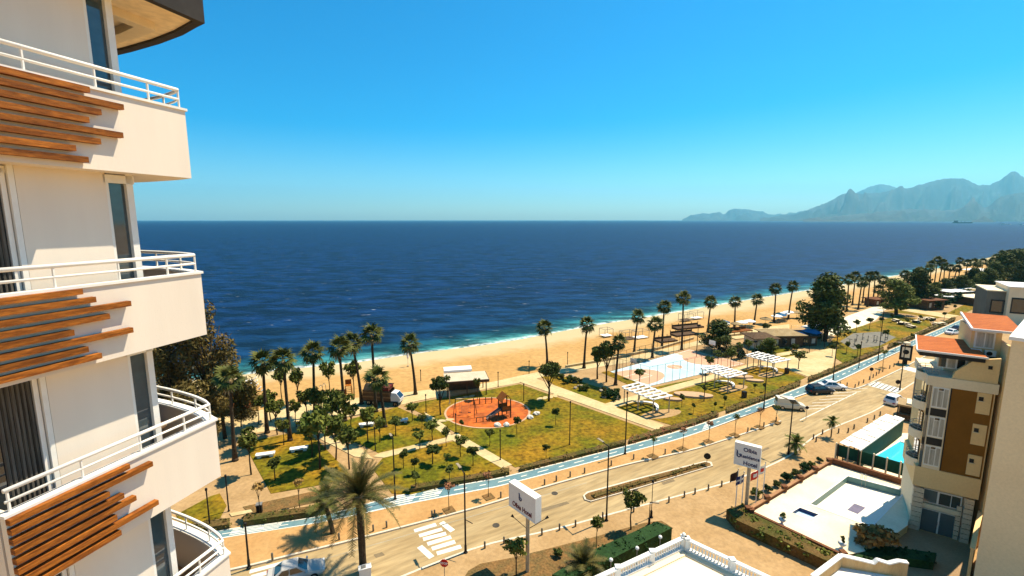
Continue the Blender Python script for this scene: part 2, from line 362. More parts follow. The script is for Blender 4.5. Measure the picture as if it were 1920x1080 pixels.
nz_ = t_.nodes.new('ShaderNodeTexNoise'); nz_.inputs['Scale'].default_value = .22; nz_.inputs['Detail'].default_value = 6; t_.links.new(t_.nodes['Geometry'].outputs['Position'], nz_.inputs['Vector'])
ma_ = t_.nodes.new('ShaderNodeMath'); ma_.operation = 'MULTIPLY_ADD'; ma_.inputs[1].default_value = .55; t_.links.new(nz_.outputs['Fac'], ma_.inputs[0]); t_.links.new(an.outputs['Fac'], ma_.inputs[2])
rr_ = t_.nodes.new('ShaderNodeMapRange'); rr_.inputs['From Min'].default_value = .52; rr_.inputs['From Max'].default_value = .86; t_.links.new(ma_.outputs[0], rr_.inputs['Value'])
mm_ = t_.nodes.new('ShaderNodeMix'); mm_.data_type = 'RGBA'; mm_.inputs['B'].default_value = (.47, .36, .19, 1); t_.links.new(rr_.outputs[0], mm_.inputs['Factor']); t_.links.new(src, mm_.inputs['A']); t_.links.new(mm_.outputs['Result'], b_.inputs['Base Color'])
g_.data.materials.append(sm)

# ---- promenade
prom_lo = [(-300, 900), (200, 862), (380, 836), (470, 815), (560, 800), (648, 783), (747, 761), (800, 749), (845, 742), (940, 725), (985, 716), (1045, 702), (1130, 688), (1210, 674), (1292, 652), (1390, 632), (1480, 618)]
prom_hi = [(-300, 862), (200, 812), (380, 782), (470, 772), (560, 760), (640, 750), (690, 744), (790, 733), (900, 721), (985, 703), (1040, 693), (1130, 679), (1200, 665), (1290, 644), (1385, 622), (1480, 608)]
struct('promenade', strip_prism([G(*p) for p in prom_hi], [G(*p) for p in prom_lo], -.5, .09, 90), prom)
# ---- park base paving between promenade and cycle lane
bike_far = [(-240, 1092), (200, 1034), (400, 996), (596, 968), (746, 929), (900, 902), (956, 891), (1173, 836), (1300, 799), (1431, 753), (1564, 700), (1671, 655), (1740, 626), (1800, 600), (1850, 577), (1900, 552)]
bike_near = [(-240, 1112), (200, 1051), (413, 1010), (600, 980), (756, 947), (900, 919), (956, 907), (1169, 851), (1300, 815), (1449, 760), (1569, 716), (1676, 664), (1745, 635), (1803, 609), (1853, 586), (1903, 560)]
bf = [G(x, y, Z_PAV) for x, y in bike_far]; bn = [G(x, y, Z_PAV) for x, y in bike_near]
struct('park_paving', strip_prism([G(x, y, .1) for x, y in prom_lo] + [G(1560, 597), G(1640, 573), G(1760, 540), G(1860, 508)], bf, -.5, Z_PAV, 110), paving)
# ---- cycle lane
lane = struct('cycle_lane', strip_prism(bf, bn, -.5, Z_PAV + .012, 110), bike_blue)
rs_f, rs_n = resample(smooth(bf), 400), resample(smooth(bn), 400)
def lane_pt(i, t, z): a, b = rs_f[i], rs_n[i]; return (a[0] + (b[0] - a[0]) * t, a[1] + (b[1] - a[1]) * t, z)
for t0, t1, nm in ((.0, .10, 'edge_line'), (.90, 1.0, 'edge_line')):
    mb = MB(); zz = Z_PAV + .017
    for i in range(399): mb.quad(lane_pt(i, t0, zz), lane_pt(i, t1, zz), lane_pt(i + 1, t1, zz), lane_pt(i + 1, t0, zz))
    mb.obj(nm, white_line, lane)
i = 2
darr = np.r_[0, np.cumsum(np.linalg.norm(np.diff(np.array(rs_f), axis=0), axis=1))]
dash = 0.0; cnt = 0
while dash < darr[-1] - 3:
    i0, i1 = int(np.searchsorted(darr, dash)), int(np.searchsorted(darr, dash + 1.0)); i1 = max(i1, i0 + 1)
    if i1 < 400 and -35 < rs_f[i0][0] < 140:
        zz = Z_PAV + .018; MB().quad(lane_pt(i0, .46, zz), lane_pt(i0, .54, zz), lane_pt(i1, .54, zz), lane_pt(i1, .46, zz)).obj('lane_dash', white_line, lane); cnt += 1
    dash += 2.6
for bx in (430, 468, 745, 790, 1330, 1700):                    # white crossing bars on the lane
    j = int(np.argmin([abs(p[0] - G(bx, 1412 - 412 if bx < 500 else 940 if bx < 800 else 800 if bx < 1400 else 645, Z_PAV)[0]) for p in rs_f]))
    for q in range(4):
        zz = Z_PAV + .020; a, b = .16 + q * .18, .25 + q * .18; j2 = min(j + (3 if bx < 800 else 2), 399)
        MB().quad(lane_pt(j, a, zz), lane_pt(j, b, zz), lane_pt(j2, b, zz), lane_pt(j2, a, zz)).obj('crossing_bar', white_line, lane)
# ---- far pavement between cycle lane and road
kerb_far = [(-240, 1160), (200, 1108), (420, 1070), (546, 1040), (636, 1018), (764, 985), (900, 949), (1022, 912), (1169, 872), (1300, 842), (1400, 811), (1464, 789)]
near_l = [(-240, 1112), (200, 1051), (413, 1010), (600, 980), (756, 947), (900, 919), (956, 907), (1169, 851), (1300, 815), (1400, 780), (1449, 762)]
kf = [G(x, y, Z_PAV) for x, y in kerb_far]
def kerbed(name, far_edge, near_edge, mat, kerb_on):
    o = struct(name, strip_prism(far_edge, near_edge, -.5, Z_PAV, 90), mat)
    for ln in kerb_on:
        pts = resample(smooth(ln), 90); mb = MB(); P = np.array(pts); tg = np.gradient(P, axis=0); tg /= np.linalg.norm(tg, axis=1)[:, None]; nn = np.c_[-tg[:, 1], tg[:, 0]] * .11
        poly = [tuple(a) for a in P + nn] + [tuple(a) for a in (P - nn)[::-1]]
        MB().prism(poly, -.3, Z_PAV + .025).obj('kerb', kerb_m, o)
    return o
kerbed('far_pavement', [G(x, y, Z_PAV) for x, y in near_l], kf, paving_red, [kf])
kerb_far2 = [(1590, 727), (1612, 726), (1684, 694), (1730, 670), (1800, 636), (1860, 607)]
near_r = [(1569, 717), (1580, 712), (1676, 665), (1724, 644), (1803, 610), (1853, 587)]
k2 = [G(x, y, Z_PAV) for x, y in kerb_far2]
kerbed('far_pavement', [G(x, y, Z_PAV) for x, y in near_r], k2, paving_red, [k2, [G(1566, 718, Z_PAV), G(1590, 727, Z_PAV)]])
# ---- road
road_far = [(-300, 1175), (200, 1106), (420, 1068), (546, 1038), (636, 1015), (764, 982), (900, 946), (1022, 909), (1169, 868), (1300, 838), (1400, 808), (1450, 768), (1568, 719), (1676, 668), (1745, 638), (1803, 612), (1853, 590), (1900, 566)]
road_near = [(-300, 1320), (200, 1230), (500, 1160), (700, 1100), (800, 1060), (909, 1022), (1016, 998), (1079, 982), (1200, 949), (1324, 916), (1378, 900), (1476, 857), (1538, 813), (1644, 768), (1680, 739), (1715, 716), (1800, 660), (1920, 600)]
road = struct('road', strip_mesh([G(*p) for p in road_far], [G(*p) for p in road_near], .006, 120), asphalt)
def px_quad(name, a, b, w, parent, z=.012, mat=white_line):
    """painted bar from pixel a to pixel b, w metres wide"""
    p, q = Vector(G(*a, z)), Vector(G(*b, z)); d = (q - p).normalized(); n = Vector((-d.y, d.x)) * w / 2
    mb = MB().quad((*(p - n), z), (*(q - n), z), (*(q + n), z), (*(p + n), z)); return mb.obj(name, mat, parent)
for a, b in zip([(848, 890), (868, 910), (885, 925), (903, 945), (922, 965), (943, 985)], [(940, 862), (965, 882), (982, 900), (1003, 915), (1020, 935), (1045, 955)]):
    px_quad('crossing_stripe', (400 + a[0] / 2.25, 600 + a[1] / 2.25), (400 + b[0] / 2.25, 600 + b[1] / 2.25), .5, road)
for a, b in (((962, 853), (1010, 890)), ((870, 955), (922, 1002))):
    px_quad('crossing_stripe', (400 + a[0] / 2.25, 600 + a[1] / 2.25), (400 + b[0] / 2.25, 600 + b[1] / 2.25), .55, road)
for i in range(7):                                              # zebra by the lay-by, and a third by the far junction
    a = (1629 + i * 7.6, 723 + i * 2.1); px_quad('crossing_stripe', a, (a[0] + 9 + 3, a[1] - 8), .8, road)
for i in range(5):
    a = (1682 + i * 8, 689 + i * 2.2); px_quad('crossing_stripe', a, (a[0] + 9, a[1] - 5), .8, road)
for a, b in (((468, 1072), (535, 1054)), ((470, 1082), (515, 1070))): px_quad('lay_by_line', a, b, .45, road)
for i in range(9):                                              # stall lines of the parking lay-by
    a = (1497 + i * 13, 768 - i * 6.2); px_quad('stall_line', a, (a[0] + 52, a[1] + 2 - 5), .12, road)
px_quad('stall_line', (1500, 788), (1606, 736), .14, road)
for (a, b) in (((560, 1062), (905, 962)), ((905, 962), (1100, 905))): px_quad('lane_line', a, b, .10, road, mat=M('faded_paint', (.38, .32, .22), (.30, .25, .16), 1, .9))
iron = M('iron_cover', (.05, .042, .03), (.08, .065, .045), 3, .6)
for (x_, y_) in ((930, 985), (1040, 925), (1190, 917), (1282, 878), (1420, 838), (1560, 790)):
    g_m = G(x_, y_, .01); MB().lathe([(.36, 0), (.36, .012), (.0, .012)], 16).obj('drain_cover', iron, road, (g_m[0], g_m[1], .005))
tar = M('tar_patch', (.17, .125, .07), (.21, .155, .085), 1, .9, .2, 9)
for P_ in ([(1010, 955), (1062, 940), (1068, 944), (1016, 960)], [(1240, 905), (1262, 898), (1266, 902), (1244, 909)], [(1395, 858), (1440, 838), (1443, 841), (1398, 861)], [(700, 1040), (716, 1035), (722, 1041), (705, 1046)]):
    fill(pxpoly(P_, .01), [], .010).obj('road_patch', tar, road)
# ---- median island
isl = [(1093, 929), (1100, 922), (1200, 895), (1322, 864), (1334, 866), (1337, 873), (1200, 914), (1108, 940), (1096, 936)]
md = struct('median_island', MB().prism([G(x, y, .14) for x, y in isl], -.2, .14), kerb_m)
MB().prism([G(x, y, .2) for x, y in [(1097, 928), (1103, 924), (1200, 897.5), (1322, 866), (1331, 868), (1333, 872), (1200, 911.5), (1108, 937.5), (1100, 935)]], .1, .21).obj('soil_bed', soil, md)
# ---- forecourt on the near side
near_f = [(-300, 1330), (200, 1240), (500, 1168), (700, 1104), (800, 1062), (909, 1022), (1016, 998), (1079, 982), (1200, 949), (1324, 916), (1378, 900), (1476, 857), (1538, 813), (1644, 768), (1680, 739), (1715, 716), (1800, 660), (1920, 600)]
nf = [G(x, y, Z_PAV) for x, y in near_f]
fore = kerbed('forecourt', nf, [(p[0] * .6 + 22, p[1] * .25 - 8) for p in nf[:8]] + [(60, 2), (110, 30), (210, 100)], paving, [nf[3:]])
# ---- lawns
def lawn(name, pts, z=.18, mat=None):
    o = struct(name, MB().prism([G(x, y, z) for x, y in pts], 0, z), mat or lawn_m); return o
lawn('lawn', [(457, 829), (545, 812), (573, 808), (600, 830), (648, 880), (655, 897), (585, 912), (508, 925), (479, 872)])
lawn('lawn', [(612, 805), (655, 786), (745, 763), (772, 775), (812, 797), (840, 812), (846, 817), (712, 850), (680, 835)])
lawn('lawn', [(718, 858), (850, 827), (944, 873), (946, 880), (860, 905), (770, 927), (735, 925), (700, 880)])
lawn('lawn', [(757, 761), (800, 751), (845, 744), (975, 720), (1223, 808), (1190, 820), (1080, 849), (966, 876), (860, 815), (825, 793), (780, 770)])
lawn('lawn', [(1150, 765), (1175, 757), (1300, 724), (1400, 694), (1432, 684), (1478, 694), (1512, 707), (1430, 745), (1330, 779), (1263, 798)])
lawn('lawn', [(1404, 656), (1440, 648), (1478, 655), (1546, 671), (1507, 684), (1455, 668)])
lawn('lawn', [(1544, 657), (1572, 624), (1680, 592), (1741, 600), (1748, 610), (1690, 635), (1609, 668), (1580, 680)])
lawn('lawn', [(1556, 690), (1600, 672), (1640, 655), (1648, 657), (1560, 697)])
lawn('lawn', [(330, 965), (395, 930), (412, 925), (425, 948), (412, 972), (340, 985)])
lawn('lawn', [(1660, 585), (1700, 578), (1770, 594), (1755, 597), (1700, 588)])
lawn('lawn', [(1770, 590), (1810, 570), (1870, 545), (1880, 552), (1835, 575), (1790, 596)])
lawn('lawn', [(1015, 706), (1048, 703), (1078, 712), (1130, 728), (1165, 750), (1128, 762), (1050, 728)])
lawn('lawn', [(1128, 698), (1140, 695), (1222, 727), (1400, 690), (1402, 694), (1300, 718), (1215, 738)])
# concrete paths in the park
PATHZ = [.19]
def path(pts, z=None):
    PATHZ[0] += .004; return lawn('path', pts, PATHZ[0], prom)
path([(795, 772), (815, 784), (838, 800), (846, 816), (858, 812), (960, 871), (942, 878), (846, 824), (812, 800)])
path([(700, 856), (712, 849), (846, 818), (850, 825), (720, 858)])
path([(975, 716), (1000, 708), (1246, 797), (1232, 806)])
path([(1118, 762), (1150, 752), (1300, 712), (1415, 680), (1425, 684), (1300, 722), (1160, 762), (1145, 768)])
path([(575, 810), (590, 807), (680, 842), (700, 860), (665, 856)])
lawn('plaza', [(1552, 612), (1590, 592), (1650, 571), (1662, 579), (1642, 600), (1610, 614), (1572, 627), (1545, 632)], .17, deck_m)
path([(1690, 582), (1710, 578), (1800, 592), (1780, 597)])
path([(1450, 664), (1500, 655), (1510, 660), (1460, 668)])
path([(1415, 682), (1520, 660), (1570, 650), (1560, 692), (1515, 706), (1480, 693)], .186)
path([(430, 962), (470, 955), (474, 960), (434, 968)])
# planted strip between lawns and cycle lane
def hedge_strip(a, b, h=.5):
    A = [G(x, y, .2) for x, y in a]; B = [G(x, y, .2) for x, y in b]
    return A, B
# ---- mountains
mount_m = M('mountain_rock', (.028, .034, .03), (.06, .058, .046), .0006, .95, 0, fine=.3, fscale=.004)
def mountain(name, ridge, dist, depth, seed):
    P = resample(smooth(ridge, 6), 220); mb = MB(); R = 10
    for i, (px, py) in enumerate(P):
        py -= mnoise.noise((px * .03, seed, 1)) * 3 + mnoise.noise((px * .10, seed, 5)) * 2.4 + mnoise.noise((px * .27, seed, 9)) * 1.3 if 3 < i < 216 else 0
        x = (px - 960) / F * dist; z = max(ZH(x, dist / 1.0, py), 5)
        u = Vector((x, dist)).normalized()
        for j in range(-3, R):
            t = j / (R - 1) if j >= 0 else -j / 3
            s = depth * (t if j >= 0 else -t * .8)
            zz = z * (1 - t) ** (1.25 if j >= 0 else 1.0)
            g = mnoise.fractal((x * .0019 + seed, t * 2.6 + seed, 0), .9, 2.1, 6) * min(z, 800) * .85 * math.sin(math.pi * min(t, 1))
            mb.v.append((x - u.x * s, dist - u.y * s, zz + g if 0 < t < 1 else (zz if t < .5 else -25)))
    k = R + 3; order = list(range(-3, R))
    # row order: the back slope is stored from the ridge outwards, put it in line
    idx = [2 + 0, 1, 0] if False else None
    for i in range(len(P) - 1):
        for j in range(k - 1):
            a = i * k + j
            mb.f.append((a, a + 1, a + k + 1, a + k))
    o = mb.obj(name, mount_m, kind='structure', smoothed=True); return o
mountain('mountain', [(1276, 411), (1300, 402), (1340, 399), (1352, 404), (1362, 395), (1375, 391), (1420, 396), (1440, 402), (1490, 398), (1530, 390), (1575, 372), (1608, 354), (1640, 345), (1672, 353), (1720, 362), (1800, 370), (1960, 372)], 17500, 3500, 2.0)
mountain('mountain', [(1420, 410), (1500, 396), (1540, 380), (1574, 362), (1604, 363), (1640, 360), (1675, 354), (1690, 353), (1720, 342), (1760, 335), (1790, 336), (1820, 348), (1850, 340), (1876, 321), (1900, 334), (1930, 330), (2000, 310), (2200, 330)], 13000, 3600, 5.0)
mountain('mountain', [(1500, 411), (1600, 401), (1700, 392), (1780, 394), (1810, 378), (1835, 389), (1860, 369), (1900, 361), (1950, 350), (2200, 340)], 9500, 2600, 9.0)
mountain('mountain', [(1812, 414), (1826, 410), (1834, 406), (1845, 409), (1858, 414)], 6500, 500, 13.0)
# ---- the air: far things fade to blue
hz = MB().box((1500, 9900, 735), (50000, 23200, 1550)); hm = bpy.data.materials.new('haze_air'); hm.use_nodes = True
hm.node_tree.nodes.clear(); pv = hm.node_tree.nodes.new('ShaderNodeVolumePrincipled'); ho = hm.node_tree.nodes.new('ShaderNodeOutputMaterial')
pv.inputs['Color'].default_value = (.27, .80, 1.0, 1); pv.inputs['Density'].default_value = 4.2e-5; pv.inputs['Anisotropy'].default_value = 0.35
hm.node_tree.links.new(pv.outputs[0], ho.inputs['Volume'])
hz.obj('haze', hm, kind='stuff')
# ================================================================== LEFT: the white tower with slatted balconies
TC = (-6.207, 9.160); TA = math.radians(16)
TD = (math.sin(TA), math.cos(TA)); TN = (-math.cos(TA), math.sin(TA))
T_ROT = math.atan2(TD[1], TD[0])
def on_face(px, py, N=0.0):
    """tower x (along the face) and height of the point that pixel shows on the plane N metres behind the face"""
    u = (px - 960) / F; v = -(py - 540) / F; D = (u, CP + v * SP, -SP + v * CP)
    t = (N + TC[0] * TN[0] + TC[1] * TN[1]) / (D[0] * TN[0] + D[1] * TN[1])
    return ((D[0] * t - TC[0]) * TD[0] + (D[1] * t - TC[1]) * TD[1], H + D[2] * t)
tower = thing('apartment_tower', 'white tower with wood-slatted wraparound balconies, rising beside the tall olive-brown trees', 'tower', (TC[0], TC[1], 0), T_ROT)
TOPS = [32.07 - 3.1 * i for i in range(5)]; BH = 1.276; FL = .26; RC = .46; XL = -3.34
sea_edge = [(0, 0), (.16, .42), (.29, .9), (.41, 1.6), (.49, 2.4), (.53, 3.4), (.54, 4.6), (.52, 6.2)]
sea_edge = smooth(sea_edge, 3)
def inset(e, d):
    """the balcony outline moved inwards by d"""
    out = [(-d * .8, d)]
    for i in range(2, len(e)):
        out.append((e[i][0] - d, e[i][1] + d * .2))
    return out
se_in = inset(sea_edge, .13)
glass_t = M('tower_window_glass', (.05, .075, .085), (.04, .06, .07), 1, .04, 0, spec=.9)
slat_ends = [[167, 231, 189, 166, 230, 188, 141, 165], [154, 179, 245, 205, 138, 249, 165, 190], [243, 286, 205, 232, 255, 219, 297, 227], [230, 280, 205, 240, 255, 215, 260, 225], [230, 280, 205, 240, 255, 215, 260, 225]]
floor_tile = M('balcony_tile', (.40, .27, .15), (.44, .31, .18), 1, .7, 0, fine=.08)
inner_wall = M('balcony_inner_render', (.62, .47, .29), (.58, .43, .26), 1, .85, 0)
for fi, top in enumerate(TOPS):
    z0 = top - BH
    bal = MB().prism([(XL, 0)] + sea_edge + [(-2.0, 6.2), (-2.0, RC + .1), (XL, RC + .1)], z0, z0 + .27).obj('balcony', white_wall, tower)
    MB().prism([(XL + .12, .13)] + se_in + [(-.95, 6.1), (-.95, RC + .02), (XL + .12, RC + .02)], z0 + .26, z0 + .275).obj('floor_tiles', floor_tile, bal)
    # parapet: outer skin all the way round
    pw = MB().prism([(XL, .002)] + [(a[0], a[1]) for a in sea_edge] + se_in[::-1] + [(XL, .12)], z0 + .27, top - .03).obj('parapet', white_wall, bal)
    cop = MB().prism([(XL - .02, -.03)] + [(a[0] + .03, a[1] - (.03 if k == 0 else 0)) for k, a in enumerate(sea_edge)] + [(a[0] - .03, a[1] + .02) for a in se_in[::-1]] + [(XL - .02, .15)], top - .03, top + .012).obj('coping', white_paint, bal)
    ret = MB().box((XL + .06, RC / 2 + .1, (z0 + .27 + top - .03) / 2), (.12, RC - .16, top - .03 - z0 - .27)).obj('end_wall', white_wall, bal)
    # timber slats
    for k in range(8):
        zc = top - .075 - k * .153; e = slat_ends[fi][k]
        P_ = [TC[0], TC[1]]
        xr = on_face(e, 540, -.1)[0] if False else None
        # find the slat end along the face at its own height
        lo, hi = XL, 0.0
        for _ in range(30):
            m_ = (lo + hi) / 2; wx, wy = TC[0] + TD[0] * m_, TC[1] + TD[1] * m_; dd = wy * CP - (zc - H) * SP
            if 960 + F * wx / dd < e - 8: lo = m_
            else: hi = m_
        xr = lo; x0 = XL - .01
        MB().box(((x0 + xr) / 2, -.065, zc), (xr - x0, .10, .088)).obj('slat', wood, bal)
    # rails
    rt = [(XL + .05, .06)] + [((a[0] + b[0]) / 2, (a[1] + b[1]) / 2) for a, b in zip(sea_edge[::2], [sea_edge[0]] + se_in[1::2])]
    rt = [(XL + .05, .06), (-.06, .06)] + [(p[0] - .06, p[1] + .02) for p in sea_edge[2:]]
    for hh, rr in ((.34, .034), (.17, .022)):
        MB().tube([(p[0], p[1], top + hh) for p in rt], rr, 8).obj('rail', white_paint, bal, smoothed=True)
    for px_ in (-3.25, -2.35, -1.45, -.62):
        MB().tube([(px_, .06, top), (px_, .06, top + .33)], .02, 6).obj('rail_post', white_paint, bal)
    for j in (1, 5, 9, 13, 17, 20):
        p = rt[min(j + 0, len(rt) - 1)]; MB().tube([(p[0], p[1], top), (p[0], p[1], top + .33)], .02, 6).obj('rail_post', white_paint, bal)
    # room behind: wall with tall window strips at either end
    f0 = z0 + .27; c0 = z0 + 3.1
    wl = MB().box(((-1.22 - 2.42) / 2, RC + .1, (f0 + c0) / 2), (1.2, .2, c0 - f0)).obj('wall', white_wall, tower)
    w1 = MB().box((-1.0, RC + .06, c0 - .09), (.5, .12, .14)).box((-1.0, RC + .06, f0 + .05), (.5, .12, .1)).box((-1.195, RC + .06, (f0 + c0) / 2), (.05, .1, c0 - f0 - .3)).obj('window_frame', white_paint, tower)
    MB().box((-1.02, RC + .08, (f0 + c0) / 2), (.32, .02, c0 - f0 - .28)).obj('window_pane', glass_t, w1)
    MB().box((-.83, RC + .07, (f0 + c0) / 2), (.11, .14, c0 - f0)).obj('corner_post', white_paint, tower)
    sw_ = MB().box((-.80, 2.6, (f0 + c0) / 2), (.04, 3.4, c0 - f0 - .02)).obj('sea_window', glass_t, tower)
    for yy in (.98, 2.1, 3.2, 4.3): MB().box((-.79, yy, (f0 + c0) / 2), (.09, .07, c0 - f0 - .02)).obj('mullion', white_paint, sw_)
    w2 = MB().box((-2.46, RC + .07, (f0 + c0) / 2), (.07, .14, c0 - f0)).box((-2.54, RC + .09, (f0 + c0) / 2), (.06, .1, c0 - f0 - .1)).box((-2.9, RC + .09, f0 + .06), (.8, .1, .1)).box((-2.9, RC + .09, c0 - .07), (.8, .1, .1)).box((-2.9, RC + .09, f0 + .45), (.8, .08, .07)).obj('window_frame', white_paint, tower)
    MB().box((-3.0, RC + .10, (f0 + c0) / 2), (1.0, .02, c0 - f0 - .14)).obj('window_pane', dark_glass, w2)
    cu = MB()
    for q in range(7): cu.tube([(-2.62 - q * .06, RC + .075, f0 + .52), (-2.62 - q * .06, RC + .075, c0 - .14)], .028, 6)
    cu.obj('curtain', curtain_dark, w2)
# core of the building, behind the balconies
MB().box((-5.9, 4.0, 16.2), (7.0, 6.4, 32.4)).box((-1.6, 4.6, 15.0), (1.5, 6.6, 30.0)).obj('core', white_wall, tower)
MB().box((-6.4, 4.0, 33.3), (6.0, 6.4, 1.6)).obj('core_top', white_wall, tower)
# roof slab with dark fascia
zr = TOPS[0] - BH + 2.97
re = [(-6, -.12), (.50, -.12), (.60, .2), (.83, .85), (1.06, 1.8), (1.25, 2.9), (1.37, 3.9), (1.42, 6.2), (-6, 6.2)]
rin = [(-6, .02), (.38, .02), (.47, .28), (.68, .9), (.9, 1.8), (1.08, 2.9), (1.19, 3.9), (1.23, 6.1), (-6, 6.1)]
soffit_m = M('pale_soffit', (.86, .68, .42), (.82, .64, .39), .5, .85)
rf = MB().prism(rin, zr + .05, zr + .10).obj('roof', soffit_m, tower)
MB().add([(*p, zr) for p in re] + [(*p, zr + .62) for p in re] + [(*p, zr) for p in rin] + [(*p, zr + .62) for p in rin],
         [q for i in range(7) for q in ((i, i + 1, i + 10, i + 9), (i + 18, i + 27, i + 28, i + 19), (i, i + 18, i + 19, i + 1), (i + 9, i + 10, i + 28, i + 27))]).obj('fascia', dark_frame, rf)
MB().prism(rin, zr + .35, zr + .5).obj('roof_deck', cream, rf)
MB().prism([(-.9, .9), (.30, .9), (.45, 1.5), (.62, 2.6), (.74, 4.0), (.5, 4.0), (.36, 2.6), (.2, 1.7), (.05, 1.12), (-.9, 1.12)], zr - .1, zr + .06).obj('ceiling_beam', cream_light, rf)
MB().lathe([(.0, zr - .02), (.14, zr - .02), (.15, zr + .02), (.13, zr + .06)], 12, (-1.0, .45, 0)).obj('ceiling_lamp', white_paint, rf)
def tloc(x, y, z): return (TC[0] + TD[0] * x + TN[0] * y, TC[1] + TD[1] * x + TN[1] * y, z)
# furniture and lamps on the balconies
zf = TOPS[2] - BH + .275
tb = thing('balcony_table', 'small round dark table on the tiled balcony beside the blue chair', 'table', tloc(-.25, 1.55, zf))
MB().lathe([(.30, .70), (.31, .72), (.30, .735), (.0, .74)], 16).obj('tabletop', wood_dark, tb)
for k in range(3):
    a = 2.1 * k; MB().tube([(.26 * math.cos(a), .26 * math.sin(a), 0), (.05 * math.cos(a), .05 * math.sin(a), .4), (.2 * math.cos(a), .2 * math.sin(a), .71)], .014, 6).obj('leg', black_metal, tb)
blue_cloth = M('blue_cloth', (.03, .05, .16), (.02, .04, .12), 3, .9)
def chair(name, label, loc, rz, seat_m):
    c = thing(name, label, 'chair', loc, rz)
    MB().box((0, 0, .44), (.46, .46, .06)).obj('seat', seat_m, c); MB().box((-.22, 0, .72), (.05, .44, .42)).obj('backrest', seat_m, c)
    for sx in (-.2, .2):
        for sy in (-.2, .2): MB().tube([(sx * 1.1, sy * 1.1, 0), (sx, sy, .42)], .014, 6).obj('leg', grey_metal, c)
    for sy in (-.24, .24): MB().tube([(-.2, sy, .44), (-.21, sy, .66), (.1, sy, .68), (.2, sy, .44)], .015, 6).obj('armrest', grey_metal, c)
    return c
chair('balcony_chair', 'blue cushioned metal armchair on the balcony with the round dark table', tloc(.02, 2.25, zf), 2.2, blue_cloth)
chair('balcony_chair', 'pale seated metal armchair behind the window post on the tower balcony', tloc(-.55, 1.45, zf), T_ROT + .3, cream_light)
zb = TOPS[1] - BH + .275
chair('balcony_chair', 'brown armchair on the balcony above the one with the round table', tloc(-.15, 1.6, zb), T_ROT - .6, wood_dark)
# ================================================================== RIGHT: hotel, pools, signs, low roofs
def frame(px1, py1, px2, py2, z=0.0):
    a, b = Vector(G(px1, py1, z)), Vector(G(px2, py2, z)); return a, b, math.atan2((b - a).y, (b - a).x), (b - a).length
A_, B_, HR, HW = frame(1703, 991, 1821, 1024)
hotel = thing('residence_hotel', 'cream and brown hotel block with round balconies and orange tiled roof', 'hotel', (A_.x, A_.y, 0), HR)
# local: x along the near side wall (0..HW), y to the back, z up
def hz_(x, py):
    p = A_ + (B_ - A_) * (x / HW); return ZH(p.x, p.y, py)
DEP = 6.6; Z1, Z2, Z3, Z4 = 4.75, 6.2, 14.9, 16.25
MB().box((HW / 2, DEP / 2 + .35, Z1 / 2), (HW - .1, DEP - .7, Z1)).obj('ground_floor_wall', cream_light, hotel)
for k in range(9):                                  # rusticated pier at the street corner and its partner
    for x0, w, y_ in ((.36, .78, .14), (HW - .55, .62, .2)):
        MB().box((x0, y_, .27 + k * .5), (w - (.04 if k % 2 else 0), .5, .44)).obj('stone_band', stone_block, hotel)
for k in range(7):
    MB().box((HW - 1.12, .28, .27 + k * .5), (.34, .3, .43)).obj('stone_band', stone_block, hotel)
dr = MB().box((2.15, .33, 1.2), (2.66, .06, 2.4)).obj('entrance_frame', white_paint, hotel)
for x0 in (1.45, 2.78): MB().box((x0, .29, 1.2), (1.2, .03, 2.25)).obj('door_pane', grey_glass, dr)
for x0 in (2.05, 2.22): MB().tube([(x0, .24, 1.0), (x0, .24, 1.35)], .02, 6).obj('door_handle', grey_metal, dr)
wf = MB().box((2.15, .33, 3.75), (2.7, .06, 1.35)).obj('window_frame', white_paint, hotel)
MB().box((1.3, .29, 3.75), (.95, .03, 1.2)).obj('pane', grey_glass, wf); MB().box((2.33, .28, 3.72), (.8, .03, 1.12)).obj('pane', dark_glass, wf); MB().box((3.1, .285, 3.72), (.6, .03, 1.12)).obj('pane', dark_glass, wf)
MB().box((2.0, .24, 2.75), (2.75, .24, .42)).obj('sill_band', cream_light, hotel)
MB().box((HW / 2 - .1, DEP / 2 - .15, (Z1 + Z2) / 2 + .2), (HW + .1, DEP, Z2 - Z1 + .5)).obj('cornice_band', cream, hotel)
bd = MB().box((HW / 2 + .06, DEP / 2 + .02, (Z2 + Z3) / 2), (HW - .1, DEP, Z3 - Z2)).obj('upper_wall', cream, hotel)
